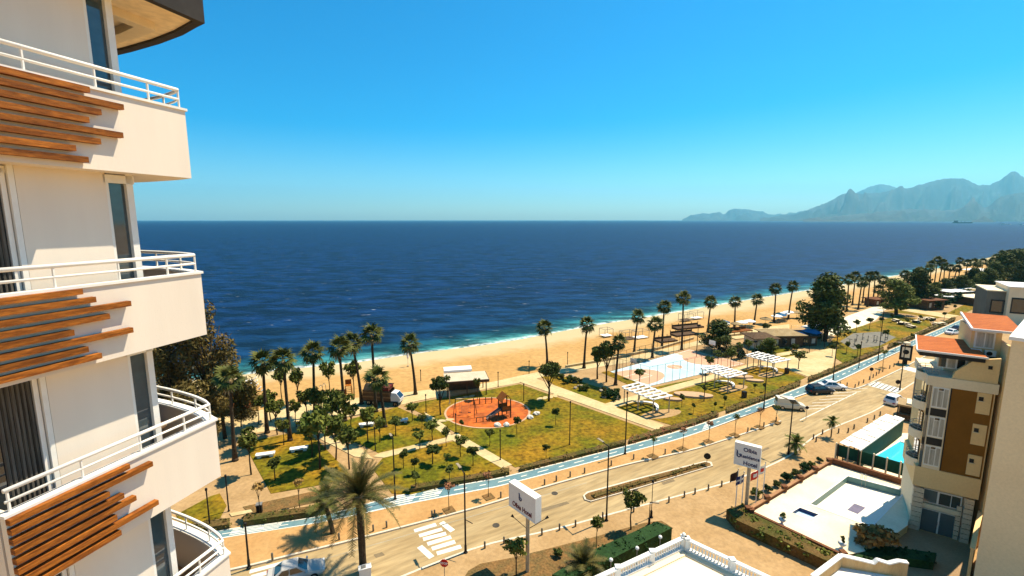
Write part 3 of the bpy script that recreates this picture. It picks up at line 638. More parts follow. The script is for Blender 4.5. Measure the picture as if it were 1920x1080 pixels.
# brown panel with light plaques, dark framed window column
MB().box((3.02, -.0, (Z2 + Z3) / 2 + .02), (2.75, .06, Z3 - Z2 - .3)).obj('brown_panel', brown_wall, hotel)
MB().box((1.62, -.045, (Z2 + Z3) / 2), (.12, .06, Z3 - Z2 - .1)).obj('dark_strip', dark_frame, hotel)
wc = MB().box((.86, -.03, (Z2 + Z3) / 2 + .05), (1.56, .10, Z3 - Z2 + .15)).obj('window_column', dark_frame, hotel)
MB().box((.93, -.095, (Z2 + Z3) / 2 + .15), (1.28, .05, Z3 - Z2 - .5)).obj('column_surround', cream_light, hotel)
for k in range(3):
    zc = Z2 + 1.75 + k * 2.87
    wn = MB().box((.93, -.13, zc), (1.12, .05, 2.0)).obj('window', white_paint, hotel)
    for x0, w in ((.56, .27), (.93, .33), (1.3, .27)):
        MB().box((x0, -.165, zc - (.12 if x0 == .93 else 0)), (w, .02, 1.72 if x0 != .93 else 1.5)).obj('pane', curtain, wn)
    MB().box((.93, -.165, zc + .8), (.33, .02, .2)).obj('pane', dark_glass, wn)
    if k < 2: MB().box((.93, -.13, zc + 1.43), (1.1, .04, .72)).obj('spandrel', dark_frame, hotel)
    zc = Z2 + 1.65 + k * 2.95
    pl = MB().box((3.82, -.045, zc), (.92, .08, 1.95)).obj('light_plaque', cream, hotel)
    vb = MB().box((3.62, -.1, zc + .42), (.30, .05, .36)).obj('small_window', dark_frame, pl)
    MB().box((3.62, -.13, zc + .2), (.46, .1, .05)).obj('window_ledge', cream_light, pl)
# terrace parapet, set-back top storey, roofs
MB().box((HW / 2, DEP / 2 - .06, Z3 + .32), (HW + .25, DEP + .2, .9)).obj('terrace_parapet', cream_light, hotel)
MB().add([(1.55, -.05, Z3 + .77), (HW + .02, -.05, Z3 + .77), (HW + .02, -.05, Z3 + 3.1), (2.9, -.05, Z3 + 2.75), (1.7, -.05, Z3 + 1.45),
          (1.55, .25, Z3 + .77), (HW + .02, .25, Z3 + .77), (HW + .02, .25, Z3 + 3.1), (2.9, .25, Z3 + 2.75), (1.7, .25, Z3 + 1.45)],
         [(0, 1, 2, 3, 4), (9, 8, 7, 6, 5), (0, 4, 9, 5), (4, 3, 8, 9), (3, 2, 7, 8), (2, 1, 6, 7)]).obj('terrace_gable', cream, hotel)
MB().box((3.9, -.09, Z3 + 2.2), (.26, .05, .3)).obj('small_window', dark_frame, hotel)
MB().box((HW / 2 + .55, DEP / 2 + 1.2, Z3 + 1.9), (HW - 1.6, DEP - 2.6, 2.6)).obj('penthouse_wall', cream_light, hotel)
pw_ = MB().box((1.9, 1.05, Z3 + 2.1), (2.6, .1, 1.4)).obj('penthouse_window', white_paint, hotel)
for k in range(4): MB().box((.95 + k * .64, .99, Z3 + 2.1), (.5, .03, 1.2)).obj('pane', curtain if k % 2 else dark_glass, pw_)
# front roof: orange slope with white eaves
zt = Z3 + 3.0
r1 = MB().add([(-1.1, -.3, zt + .12), (3.6, -.3, zt + .12), (3.2, 4.4, zt + .62), (-.6, 4.4, zt + .62), (-1.1, -.3, zt - .02), (3.6, -.3, zt - .02), (3.2, 4.4, zt + .45), (-.6, 4.4, zt + .45)],
              [(0, 1, 2, 3), (7, 6, 5, 4), (1, 5, 6, 2), (2, 6, 7, 3), (3, 7, 4, 0), (0, 4, 5, 1)]).obj('roof', roof_red, hotel)
MB().bar((-1.14, -.34, zt + .06), (3.64, -.34, zt + .06), .10, .16).bar((-1.14, -.36, zt + .06), (-.66, 4.4, zt + .56), .10, .16).obj('eaves', white_paint, r1)
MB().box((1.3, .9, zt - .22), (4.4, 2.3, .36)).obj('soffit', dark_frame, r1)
# taller rear part with its own roof
MB().box((HW - .65, 4.2, Z3 + 3.2), (2.0, 4.4, 4.0)).obj('rear_wall', cream, hotel)
MB().box((HW + .42, 3.0, 9.6), (.16, 6, 19.2)).obj('side_wall', cream, hotel)
rw = MB().box((HW - .75, 1.94, Z3 + 4.25), (1.35, .1, 1.55)).obj('window', white_paint, hotel)
for k in (0, 1): MB().box((HW - 1.05 + k * .6, 1.88, Z3 + 4.25), (.5, .03, 1.3)).obj('pane', curtain, rw)
r2 = MB().add([(HW - 1.75, 1.4, Z3 + 5.3), (HW + 1.6, 1.4, Z3 + 5.3), (HW + 1.6, 6.6, Z3 + 5.95), (HW - 1.6, 6.6, Z3 + 5.95), (HW - 1.75, 1.4, Z3 + 5.15), (HW + 1.6, 1.4, Z3 + 5.15), (HW + 1.6, 6.6, Z3 + 5.8), (HW - 1.6, 6.6, Z3 + 5.8)],
              [(0, 1, 2, 3), (7, 6, 5, 4), (1, 5, 6, 2), (2, 6, 7, 3), (3, 7, 4, 0), (0, 4, 5, 1)]).obj('roof', roof_red, hotel)
MB().bar((HW - 1.8, 1.36, Z3 + 5.23), (HW + 1.65, 1.36, Z3 + 5.23), .14, .2).bar((HW - 1.8, 1.36, Z3 + 5.25), (HW - 1.65, 6.6, Z3 + 5.9), .14, .2).obj('eaves', white_paint, r2)
for k in (0, 1):
    ac = MB().box((HW - 1.25 + k * .95, 1.78, Z3 + 3.1), (.72, .3, .52)).obj('air_conditioner', white_paint, hotel)
    MB().lathe([(.19, 0), (.2, .02), (.0, .025)], 14).obj('fan_grille', black_metal, ac, rot=(math.pi / 2, 0, 0), loc=(HW - 1.33 + k * .95, 1.62, Z3 + 3.1))
MB().box((HW - .75, 1.85, Z3 + 2.5), (1.9, .2, .5)).obj('dark_box', dark_frame, hotel)  # solid dark box in front of the wall, standing in for a recess
# rounded balconies on the street corner
def half_disc(cx, cy, r, n=14, a0=90, a1=270): return [(cx + r * math.cos(math.radians(a0 + (a1 - a0) * k / n)), cy + r * math.sin(math.radians(a0 + (a1 - a0) * k / n))) for k in range(n + 1)]
for k in range(4):
    zb_ = Z2 + .1 + k * 2.9 if k < 3 else Z3 + .02; cx, cy, r = .35, 1.5, 1.08
    bl = MB().prism(half_disc(cx, cy, r, 16, 80, 290), zb_ - .05, zb_ + .15).obj('round_balcony', cream_light, hotel)
    o_, i_ = half_disc(cx, cy, r, 16, 80, 290), half_disc(cx, cy, r - .1, 16, 80, 290)
    MB().prism(o_ + i_[::-1], zb_ + .15, zb_ + .75).obj('balcony_skirt', cream_light, bl)
    for zz in (1.25, 1.02): MB().tube([(p[0], p[1], zb_ + zz) for p in half_disc(cx, cy, r - .05, 16, 80, 290)], .025, 6).obj('rail', grey_metal, bl)
    for j in range(0, 17, 2):
        p = half_disc(cx, cy, r - .05, 16, 80, 290)[j]; MB().tube([(p[0], p[1], zb_ + .75), (p[0], p[1], zb_ + 1.25)], .018, 5).obj('rail_post', grey_metal, bl)
    if k < 3:
        gd = MB().box((.02, 1.5, zb_ + 1.5), (.08, 1.9, 2.1)).obj('balcony_door', dark_glass, hotel)
        MB().box((-.03, 1.5, zb_ + 1.5), (.05, .07, 2.1)).obj('door_mullion', grey_metal, gd)
        MB().box((.16, -.1, zb_ + 1.55), (.18, .1, 2.2)).obj('glazed_side', grey_glass, hotel)
MB().tube([(-.72, 1.4, Z3), (-.72, 1.4, Z2 + 6.4)], .06, 8).obj('corner_post', grey_metal, hotel)

# plain side wall of the neighbouring block
W1 = G(1926, 600, 21.5)
nb = thing('neighbouring_block', 'plain pale rendered block with a flat roof standing close beside the hotel', 'building', (W1[0], W1[1], 0), math.radians(-52))
MB().box((5.5, -5.0, 10.7), (11, 10, 21.4)).obj('wall', M('warm_render', (.80, .62, .36), (.76, .58, .33), .2, .9, .1, 15, fine=.05), nb)
MB().box((5.5, -5.0, 21.5), (11.3, 10.3, .25)).obj('coping', white_paint, nb)

# buildings further along the road
def block(px, py, w, d, h, rz, label, roofm, wallm, nw=2):
    g = G(px, py); b = thing('low_building', label, 'building', (g[0], g[1], 0), rz)
    MB().box((w / 2, d / 2, h / 2), (w, d, h)).obj('wall', wallm, b); MB().box((w / 2, d / 2, h + .15), (w + .5, d + .5, .3)).obj('roof', roofm, b)
    for k in range(nw):
        f = MB().box(((k + .5) * w / nw, -.03, h * .55), (w / nw * .7, .1, h * .4)).obj('window', dark_frame, b)
        MB().box(((k + .5) * w / nw, -.1, h * .55), (w / nw * .6, .03, h * .32)).obj('pane', dark_glass, f)
    return b
grey_wall = M('grey_render', (.16, .15, .12), (.14, .13, .105), .4, .9)
block(1843, 606, 12, 14, 9.6, math.radians(-35), 'grey flat-roofed building with dark windows behind the orange-roofed hotel', cream_light, grey_wall, 2)
block(1882, 612, 14, 14, 11.2, math.radians(-35), 'pale flat-roofed building with a band of dark windows behind the hotel', white_paint, cream_light, 3)

# ---- pool terrace of the residence
ZD = .9
deck_out = pxpoly([(1405, 958), (1556, 869), (1714, 917), (1702, 985), (1640, 1030), (1580, 1042)], ZD)
big = pxpoly([(1590, 893), (1697, 921), (1634, 986), (1520, 945)], ZD); small = pxpoly([(1500, 952), (1535, 965), (1519, 974), (1485, 961)], ZD)
pt = struct('pool_terrace', fill(deck_out, [big, small], ZD), deck_m)
nD = len(deck_out)
MB().add([(*p, 0) for p in deck_out] + [(*p, ZD) for p in deck_out], [(i, (i + 1) % nD, (i + 1) % nD + nD, i + nD) for i in range(nD)]).obj('terrace_side', cream, pt)
def ctr(P): return (sum(p[0] for p in P) / len(P), sum(p[1] for p in P) / len(P))
cb = ctr(big)
pool = thing('empty_swimming_pool', 'large drained rectangular pool with teal walls and white floor', 'pool', (cb[0], cb[1], 0))
loc_ = [(p[0] - cb[0], p[1] - cb[1]) for p in big]
MB().add([(*p, .02) for p in loc_] + [(*p, ZD - .02) for p in loc_], [(i, (i + 1) % 4, (i + 1) % 4 + 4, i + 4) for i in range(4)]).obj('pool_wall', tile_teal, pool)
fill(loc_, [], .17).obj('pool_floor', tile_white, pool)
big_in = [(p[0] * .97, p[1] * .97) for p in loc_]
big_out = [(p[0] * 1.05, p[1] * 1.05) for p in loc_]
MB().add([(*p, ZD + .03) for p in loc_] + [(*p, ZD + .03) for p in big_out] + [(*p, ZD - .02) for p in loc_], [(i, (i + 1) % 4, (i + 1) % 4 + 4, i + 4) for i in range(4)] + [(i, i + 8, (i + 1) % 4 + 8, (i + 1) % 4) for i in range(4)]).obj('pool_rim', white_paint, pool)
def pl_(x, y, z): g = G(x, y, z); return (g[0] - cb[0], g[1] - cb[1])
fill([pl_(x, y, .05) for x, y in [(1602, 946), (1623, 954), (1608, 966), (1588, 958)]], [], .185).obj('drain_grate', M('grate', (.16, .14, .2), (.13, .12, .17), 1, .6), pool)
for off in (0, .35):
    g = pl_(1616 + off * 20, 902 + off * 6, ZD); MB().tube([(g[0], g[1], .3), (g[0], g[1], ZD + .75), (g[0] + .12, g[1] + .3, ZD + .8), (g[0] + .14, g[1] + .4, ZD)], .022, 6).obj('ladder_rail', grey_metal, pool)
cs = ctr(small); sp = thing('childrens_pool', 'tiny square paddling pool with blue water on the pale terrace', 'pool', (cs[0], cs[1], 0))
ls = [(p[0] - cs[0], p[1] - cs[1]) for p in small]
MB().add([(*p, .25) for p in ls] + [(*p, ZD - .015) for p in ls], [(i, (i + 1) % 4, (i + 1) % 4 + 4, i + 4) for i in range(4)]).obj('pool_wall', M('navy_tile', (.03, .05, .12), (.04, .06, .14), 2, .4), sp)
fill(ls, [], ZD - .35).obj('water', M('pale_pool_water', (.42, .62, .74), (.5, .68, .78), .8, .1, 0, spec=.5), sp)
MB().add([(p[0] * 1.0, p[1] * 1.0, ZD + .025) for p in ls] + [(p[0] * 1.12, p[1] * 1.12, ZD + .025) for p in ls], [(i, (i + 1) % 4, (i + 1) % 4 + 4, i + 4) for i in range(4)]).obj('pool_rim', white_paint, sp)
# walls round the terrace
def wall_run(name, label, pts, h, t, mat, z=0.0, capm=None, pier=0):
    P = [Vector(p) for p in pts]; w = thing(name, label, 'wall', (P[0].x, P[0].y, z))
    for i in range(len(P) - 1):
        a, b = P[i] - P[0], P[i + 1] - P[0]
        MB().bar((a.x, a.y, h / 2), (b.x, b.y, h / 2), t, h).obj('wall_panel', mat, w)
        MB().bar((a.x, a.y, h + .05), (b.x, b.y, h + .05), t + .12, .1).obj('coping', capm or mat, w)
        if pier:
            n = max(1, int((b - a).length / pier))
            for k in range(n + 1):
                p = a + (b - a) * (k / n); MB().box((p.x, p.y, h / 2 + .15), (t + .22, t + .22, h + .3)).box((p.x, p.y, h + .34), (t + .32, t + .32, .1)).obj('pier', mat, w)
    return w
wall_run('terrace_wall', 'red-brown wall with piers between the pool terrace and the round bushes', [G(1402, 962, ZD), G(1554, 870, ZD)], 1.22, .2, brick_red, 0, M('wall_cap', (.36, .19, .09), (.3, .15, .07), 1, .8), 3.2)
wall_run('terrace_wall', 'low dark brown wall behind the leafy hedge along the pool terrace', [G(1408, 964, ZD), G(1580, 1046, ZD)], 1.15, .18, brick_red, 0, brick_red, 5.0)
wall_run('terrace_wall', 'brown wall below the green screens at the back of the pool terrace', [G(1558, 868, ZD), G(1712, 915, ZD)], 1.45, .25, brick_red, 0, None, 0)
wall_run('shading_wall', 'tall plain wall added to shade the ground between the hotel and the pale block', [G(1829, 1022), G(1820, 1060), G(1812, 1100)], 3.4, .2, cream, 0)  # added wall, put here to shade the sunlit strip of ground
# urn planters
def urn(px, py, label):
    g = G(px, py, ZD); u = thing('urn_planter', label, 'planter', (g[0], g[1], ZD))
    MB().lathe([(.22, 0), (.24, .06), (.1, .14), (.12, .3), (.3, .5), (.36, .62), (.34, .66), (.28, .6)], 14).obj('urn', white_paint, u, smoothed=True)
    return u
# ---- green roofed pool bar strip: white awning panels, green screens, blue pool
aw = [Vector(G(1573, 829, 3.1)), Vector(G(1662, 775, 3.1)), Vector(G(1694, 782, 3.1)), Vector(G(1611, 841, 3.1))]
ac_ = aw[0]
awn = thing('poolside_awning', 'long shelter of white awning panels with a dark green side screen', 'awning', (ac_.x, ac_.y, 0))
def awp(u, v, z): p = aw[0] * (1 - u) * (1 - v) + aw[1] * u * (1 - v) + aw[2] * u * v + aw[3] * (1 - u) * v - ac_; return (p.x, p.y, z)
nu = 9
for i in range(nu):
    for j in range(2):
        u0, u1, v0, v1 = i / nu + .006, (i + 1) / nu - .006, j / 2 + .015, (j + 1) / 2 - .015; zz = 3.05 + .07 * ((i * 7 + j * 3) % 5) / 4
        a, b, c, d = awp(u0, v0, zz), awp(u1, v0, zz), awp(u1, v1, zz - .12), awp(u0, v1, zz - .12)
        MB().add([a, b, c, d] + [(q[0], q[1], q[2] - .05) for q in (a, b, c, d)], [(0, 1, 2, 3), (7, 6, 5, 4), (0, 4, 5, 1), (1, 5, 6, 2), (2, 6, 7, 3), (3, 7, 4, 0)]).obj('awning_panel', canvas_white, awn)
for i in range(nu + 1):
    for v in (0, 1): MB().bar(awp(i / nu, v, .1), awp(i / nu, v, 2.9), .1).obj('post', dark_frame, awn)
MB().bar(awp(0, 1.04, 2.88), awp(1, 1.04, 2.88), .16, .14).obj('edge_beam', white_paint, awn)
MB().bar(awp(0, 1.03, 1.5), awp(1, 1.03, 1.5), .06, 2.6).obj('green_screen', green_panel, awn)
fs = [Vector(G(1566, 858, ZD)), Vector(G(1712, 903, ZD))]
gs = thing('green_screen_fence', 'dark green screen panels on pale posts along the back of the terrace', 'fence', (fs[0].x, fs[0].y, .6))
fd = fs[1] - fs[0]
for i in range(6):
    a, b = fd * (i / 6), fd * ((i + 1) / 6)
    MB().bar((a.x, a.y, 1.35), (b.x, b.y, 1.35), .05, 1.5).obj('screen_panel', green_panel, gs)
for i in range(7):
    a = fd * (i / 6); MB().box((a.x, a.y, 1.1), (.14, .14, 2.3)).obj('post', cream_light, gs)
p2 = pxpoly([(1622, 868), (1688, 828), (1704, 834), (1700, 845), (1703, 858), (1700, 878), (1690, 881)], .55)
c2 = ctr(p2); bp_ = thing('swimming_pool', 'turquoise swimming pool between green screens and the hotel balconies', 'pool', (c2[0], c2[1], 0))
l2 = [(p[0] - c2[0], p[1] - c2[1]) for p in p2]
fill(l2, [], .52).obj('water', water_pool, bp_)
MB().add([(*p, .62) for p in l2] + [(p[0] * 1.1, p[1] * 1.1, .62) for p in l2] + [(*p, .4) for p in l2] + [(p[0] * 1.1, p[1] * 1.1, 0) for p in l2],
         [q for i in range(7) for q in ((i, (i + 1) % 7, (i + 1) % 7 + 7, i + 7), (i, i + 14, (i + 1) % 7 + 14, (i + 1) % 7), (i + 7, (i + 1) % 7 + 7, (i + 1) % 7 + 21, i + 21))]).obj('pool_rim', white_paint, bp_)
struct('pool_surround', MB().prism(pxpoly([(1612, 872), (1692, 812), (1735, 812), (1735, 850), (1712, 905)], .4), 0, .4), deck_m)
# street cafe beside the awning
g = G(1684, 788); cf = thing('street_cafe', 'small open cafe with brown flat canopy and round white sign', 'cafe', (g[0], g[1], 0), math.radians(-42))
MB().box((3, 2.0, 2.35), (6.6, 3.6, .25)).obj('canopy', M('cafe_canopy', (.36, .25, .12), (.30, .2, .1), .6, .8), cf)
MB().box((3, 2.0, 2.6), (4.6, 2.6, .25)).obj('roof_box', cream_light, cf)
for x0 in (-.2, 2, 4.2, 6.3):
    for y0 in (.3, 3.7): MB().box((x0, y0, 1.12), (.14, .14, 2.22)).obj('post', dark_frame, cf)
MB().box((3, 3.6, 1.1), (6.2, .15, 2.2)).obj('back_wall', wood_dark, cf); MB().box((3, .2, .55), (6.2, .4, 1.0)).obj('counter', wood_dark, cf)
sg = MB().lathe([(.62, 0), (.65, .05), (.62, .12), (.0, .12)], 20).obj('round_sign', white_paint, cf, rot=(math.pi / 2, 0, 0), loc=(5.4, -.05, 2.5))
MB().lathe([(.42, 0), (.42, .02), (.0, .02)], 16).obj('sign_emblem', M('emblem_brown', (.25, .12, .05), None, 1, .6), sg, loc=(0, 0, .12))
# ---- foreground low roof with white balustrade
ZB = 5.0
bc = Vector(G(1282, 1007, ZB)); bl_ = Vector(G(1122, 1081, ZB)); br = Vector(G(1440, 1081, ZB))
ul, ur = (bl_ - bc).normalized(), (br - bc).normalized()
bal_r = thing('roof_terrace', 'low building roof edged by a white balustrade with urn-shaped balusters', 'roof terrace', (bc.x, bc.y, 0))
Lb = 13.0
def bp2(a, b, z): p = ul * a + ur * b; return (p.x, p.y, z)
MB().add([bp2(0, 0, 0), bp2(Lb, 0, 0), bp2(Lb, Lb, 0), bp2(0, Lb, 0), bp2(0, 0, ZB - 1.05), bp2(Lb, 0, ZB - 1.05), bp2(Lb, Lb, ZB - 1.05), bp2(0, Lb, ZB - 1.05)],
         [(0, 3, 2, 1), (4, 5, 6, 7), (0, 1, 5, 4), (1, 2, 6, 5), (2, 3, 7, 6), (3, 0, 4, 7)]).obj('building_wall', cream_light, bal_r)
for (q, dd) in ((0, 'l'), (1, 'r')):
    ends = (bp2(-.12, 0, 0), bp2(Lb, 0, 0)) if q == 0 else (bp2(0, .16, 0), bp2(0, Lb, 0))
    a, b = Vector(ends[0]), Vector(ends[1])
    for zz, w, h, nm in ((ZB - .05, .34, .12, 'top_rail'), (ZB - .92, .40, .26, 'plinth')):
        MB().bar((a.x, a.y, zz), (b.x, b.y, zz), w, h).obj(nm, white_paint, bal_r)
    inn = bp2(.55, .55, 0)
    a2, b2 = (Vector(bp2(.42, .42, 0)), Vector(bp2(Lb, .42, 0))) if q == 0 else (Vector(bp2(.42, .66, 0)), Vector(bp2(.42, Lb, 0)))
    MB().bar((a2.x, a2.y, ZB - 1.0), (b2.x, b2.y, ZB - 1.0), .5, .10).obj('gutter_ledge', cream_light, bal_r)
    d = (b - a); L_ = d.length; nb_ = int(L_ / .24)
    me = None
    for k in range(nb_):
        p = a + d * ((k + .5) / nb_)
        if k % 14 == 0:
            MB().box((p.x, p.y, ZB - .42), (.34, .34, .98)).box((p.x, p.y, ZB + .09), (.42, .42, .08)).obj('baluster_pier', white_paint, bal_r)
        else:
            if me is None:
                me = MB().lathe([(.07, 0), (.07, .05), (.035, .1), (.085, .28), (.06, .42), (.03, .55), (.06, .62), (.06, .68)], 8).mesh('baluster', True); me.materials.append(white_paint)
            mobj('baluster', me, None, bal_r, (p.x, p.y, ZB - .79))
MB().sphere((0, 0, ZB + .22), .16, 10, 6).obj('corner_ball', white_paint, bal_r, smoothed=True)
MB().add([bp2(.95, .95, ZB - 1.0), bp2(Lb, .95, ZB - 1.0), bp2(Lb, Lb, ZB - 1.0), bp2(.95, Lb, ZB - 1.0)], [(0, 1, 2, 3)]).obj('roof_membrane', canvas_white, bal_r)
for i, (x, y, pl2) in enumerate(((1145.6, 1052, 'beside the spiky cycad palm'), (1194.6, 1030, 'between the two others along the clipped hedge'), (1238, 1009, 'at the corner of the white balustrade'))):
    g = G(x, y, ZB - .3); o = thing('globe_lamp', 'white globe lamp ' + pl2, 'lamp', (g[0], g[1], 0), 0, 'globe lamps along the balustrade')
    MB().sphere((0, 0, ZB - .2), .15, 12, 8).obj('globe', white_paint, o, smoothed=True); MB().lathe([(.06, 0), (.04, .3), (.035, ZB - .4), (.07, ZB - .36)], 8).obj('post', grey_metal, o)
# second low roof with a scalloped parapet
ZS = 4.4
sc_px = [(1524, 1082), (1577, 1042), (1610, 1056), (1643, 1068), (1649, 1056), (1664, 1059), (1680, 1053), (1701, 1062), (1699, 1076), (1724, 1086)]
S0 = Vector(G(1577, 1042, ZS)); sp_ = thing('parapet_roof', 'tan scalloped parapet with white coping round a small flat roof', 'roof', (S0.x, S0.y, 0))
SP_ = [Vector(G(x, y, ZS)) - S0 for x, y in sc_px]; tops_ = [ZS, ZS, ZS - .1, ZS - .15, ZS + .25, ZS + .1, ZS + .3, ZS + .25, ZS - .1, ZS - .1]
tan_wall = M('tan_render', (.50, .31, .13), (.56, .37, .17), .8, .85, .1, 12, fine=.1, stretch=(3, 3, .5))
dirs = (SP_[1] - SP_[0]).normalized()
line = [SP_[0], SP_[1], SP_[1] + (SP_[7] - SP_[1]) * .33, SP_[1] + (SP_[7] - SP_[1]) * .5, SP_[1] + (SP_[7] - SP_[1]) * .55, SP_[1] + (SP_[7] - SP_[1]) * .72, SP_[1] + (SP_[7] - SP_[1]) * .86, SP_[7]]
hts = [ZS, ZS, ZS - .12, ZS - .2, ZS + .12, ZS - .02, ZS + .3, ZS + .3]
for i in range(len(line) - 1):
    a, b = line[i], line[i + 1]; n = Vector((-(b - a).y, (b - a).x)).normalized() * .12
    MB().add([(*(a - n), 0), (*(b - n), 0), (*(b + n), 0), (*(a + n), 0), (*(a - n), hts[i]), (*(b - n), hts[i + 1]), (*(b + n), hts[i + 1]), (*(a + n), hts[i])],
             [(0, 3, 2, 1), (4, 5, 6, 7), (0, 1, 5, 4), (1, 2, 6, 5), (2, 3, 7, 6), (3, 0, 4, 7)]).obj('parapet_wall', tan_wall, sp_)
    MB().bar((a.x, a.y, hts[i] + .05), (b.x, b.y, hts[i + 1] + .05), .36, .09).obj('coping', white_paint, sp_)
e1, e2 = line[0] + (line[0] - line[1]) * .8, line[-1]
fill([(line[1].x, line[1].y), (e1.x, e1.y), ((e1 + e2 - line[1]).x, (e1 + e2 - line[1]).y), (e2.x, e2.y)], [], ZS - .9).obj('roof_membrane', canvas_white, sp_)

# ---- hotel signs
def text_obj(body, size, mat, parent, loc, rot, extrude=.012, align='LEFT', sx=1.0):
    c = bpy.data.curves.new('lettering', 'FONT'); c.body = body; c.size = size; c.extrude = extrude; c.align_x = align; c.offset = size * .022
    t_ = bpy.data.objects.new('lettering_curve', c); COL.objects.link(t_); me = bpy.data.meshes.new_from_object(t_.evaluated_get(bpy.context.evaluated_depsgraph_get()))
    bpy.data.objects.remove(t_); me.materials.clear(); return mobj('lettering', me, mat, parent, loc, rot=rot, scale=(sx, 1, 1))
ink_blue = M('navy_ink', (.02, .025, .08), (.03, .03, .09), 3, .6); ink_red = M('maroon_ink', (.14, .025, .03), (.11, .02, .03), 3, .6)
def sign_board(name, label, base, pl_px, pr_px, zt, zb, thick, post_w, mono, lines, post_off=.5):
    """board whose face runs from pl (far end) to pr (near end), seen from the -y side"""
    a, b = Vector(G(*pl_px, zt)), Vector(G(*pr_px, zt)); d = b - a; L_ = d.length; rz = math.atan2(d.y, d.x)
    s = thing(name, label, 'sign', (a.x, a.y, 0), rz); h = zt - zb; zc = (zt + zb) / 2
    bd_ = MB().box((L_ / 2, thick / 2, zc), (L_, thick, h)).obj('board', M('sign_face', (.74, .70, .63), (.70, .66, .6), 1, .6, 0, fine=.04), s)
    for zz in (zt, zb): MB().box((L_ / 2, thick / 2, zz), (L_ + .06, thick + .06, .08)).obj('board_edge', white_paint, bd_)
    for xx in (0, L_): MB().box((xx, thick / 2, zc), (.07, thick + .055, h - .06)).obj('board_edge', white_paint, bd_)
    MB().tube([(L_ * post_off, thick / 2, 0), (L_ * post_off, thick / 2, zb - .04)], post_w, 12).tube([(L_ * post_off, thick / 2, 0), (L_ * post_off, thick / 2, .08)], post_w * 2, 12).obj('post', tan_metal, s)
    R = (math.pi / 2, 0, 0)
    # the swash letter b of the emblem
    mx_, mz, ms = mono
    mb = MB().tube([(mx_ * L_ + ms * x, -.02, zb + mz * h + ms * z) for x, z in ((-.12, 1.0), (.0, .93), (.02, .7), (.0, .35), (.06, .1), (.25, .0), (.42, .12), (.40, .36), (.22, .46), (.1, .38))], [ms * r for r in (.03, .07, .09, .09, .08, .07, .08, .07, .05, .02)], 6)
    mb.obj('emblem', ink_blue, s)
    for body, size, fx, fz, m_, sx in lines: text_obj(body, size, m_, s, (fx * L_, -.012, zb + fz * h), R, .012, 'CENTER', sx)
    return s, L_
# sign over the crossing
s1, L1 = sign_board('hotel_sign', 'white box sign reading Olbia Hotel on a tall post near the zebra crossing', None, (955, 904), (1004, 936), 7.6, 5.45, .62, .17, (.40, .52, .62), [('Olbia Hotel', .60, .5, .12, ink_red, .84)], .62)
for sx, dy in ((-1, -.2), (1, 1.5)):
    MB().tube([(L1 * .62, .3, 4.1), (L1 * .62 + (-1.3 if sx < 0 else .6), .3 + (-.4 if sx < 0 else 1.5), 4.7)], .03, 6).tube([(L1 * .62 + (-1.3 if sx < 0 else .6), .3 + (-.4 if sx < 0 else 1.5), 4.7), (L1 * .62 + (-1.5 if sx < 0 else .7), .3 + (-.5 if sx < 0 else 1.75), 4.85)], [.05, .13], 8).obj('floodlight', black_metal, s1)
s2, L2 = sign_board('hotel_sign', 'white box sign reading Olbia Residence Hotel beside the flagpoles', None, (1379, 829), (1427, 841), 7.6, 5.3, .5, .17, (.10, .36, .72),
                    [('Olbia', .56, .60, .68, ink_blue, 1.0), ('Residence', .50, .60, .38, ink_blue, .9), ('Hotel', .56, .64, .07, ink_blue, 1.0)], .6)
# ================================================================== VEGETATION
def leaf_cloud(lobes, n, size, seed, up=.35, aspect=.55):
    """n small leaf clumps (diamonds) spread through a set of ellipsoid lobes"""
    r = np.random.default_rng(seed); vol = np.array([l[3] * l[4] * l[5] for l in lobes]) ** .75; pick = r.choice(len(lobes), n, p=vol / vol.sum())
    Lb = np.array(lobes, float)[pick]
    d = r.normal(size=(n, 3)); d /= np.linalg.norm(d, axis=1)[:, None]; rad = r.random(n) ** .38
    c = Lb[:, :3] + d * rad[:, None] * Lb[:, 3:6]
    nn = d * .7 + r.normal(size=(n, 3)) * .75; nn[:, 2] += up; nn /= np.linalg.norm(nn, axis=1)[:, None]
    t = np.cross(nn, r.normal(size=(n, 3))); t /= np.linalg.norm(t, axis=1)[:, None]; b = np.cross(nn, t)
    s = size * (.6 + .8 * r.random(n))[:, None]
    v = np.stack([c - t * s, c - b * s * aspect + nn * s * .12, c + t * s, c + b * s * aspect + nn * s * .12], 1).reshape(-1, 3)
    m = bpy.data.meshes.new('crown'); m.vertices.add(len(v)); m.vertices.foreach_set('co', v.ravel())
    m.loops.add(4 * n); m.loops.foreach_set('vertex_index', np.arange(4 * n)); m.polygons.add(n)
    m.polygons.foreach_set('loop_start', np.arange(n) * 4); m.polygons.foreach_set('loop_total', np.full(n, 4)); m.update(); m.validate(); return m
def lobes_for(rx, ry, rz, cz, n, seed, k=.5):
    r = random.Random(seed); out = [(0, 0, cz, rx * .62, ry * .62, rz * .62)]
    for i in range(n):
        a = r.uniform(0, 6.28); e = r.uniform(-.8, 1.2); q = r.uniform(.45, .78)
        f = r.uniform(.6, 1.1) * k
        out.append((rx * q * math.cos(a) * math.cos(e * .8), ry * q * math.sin(a) * math.cos(e * .8), cz + rz * q * math.sin(e), rx * f, ry * f, rz * f * .8))
    return out
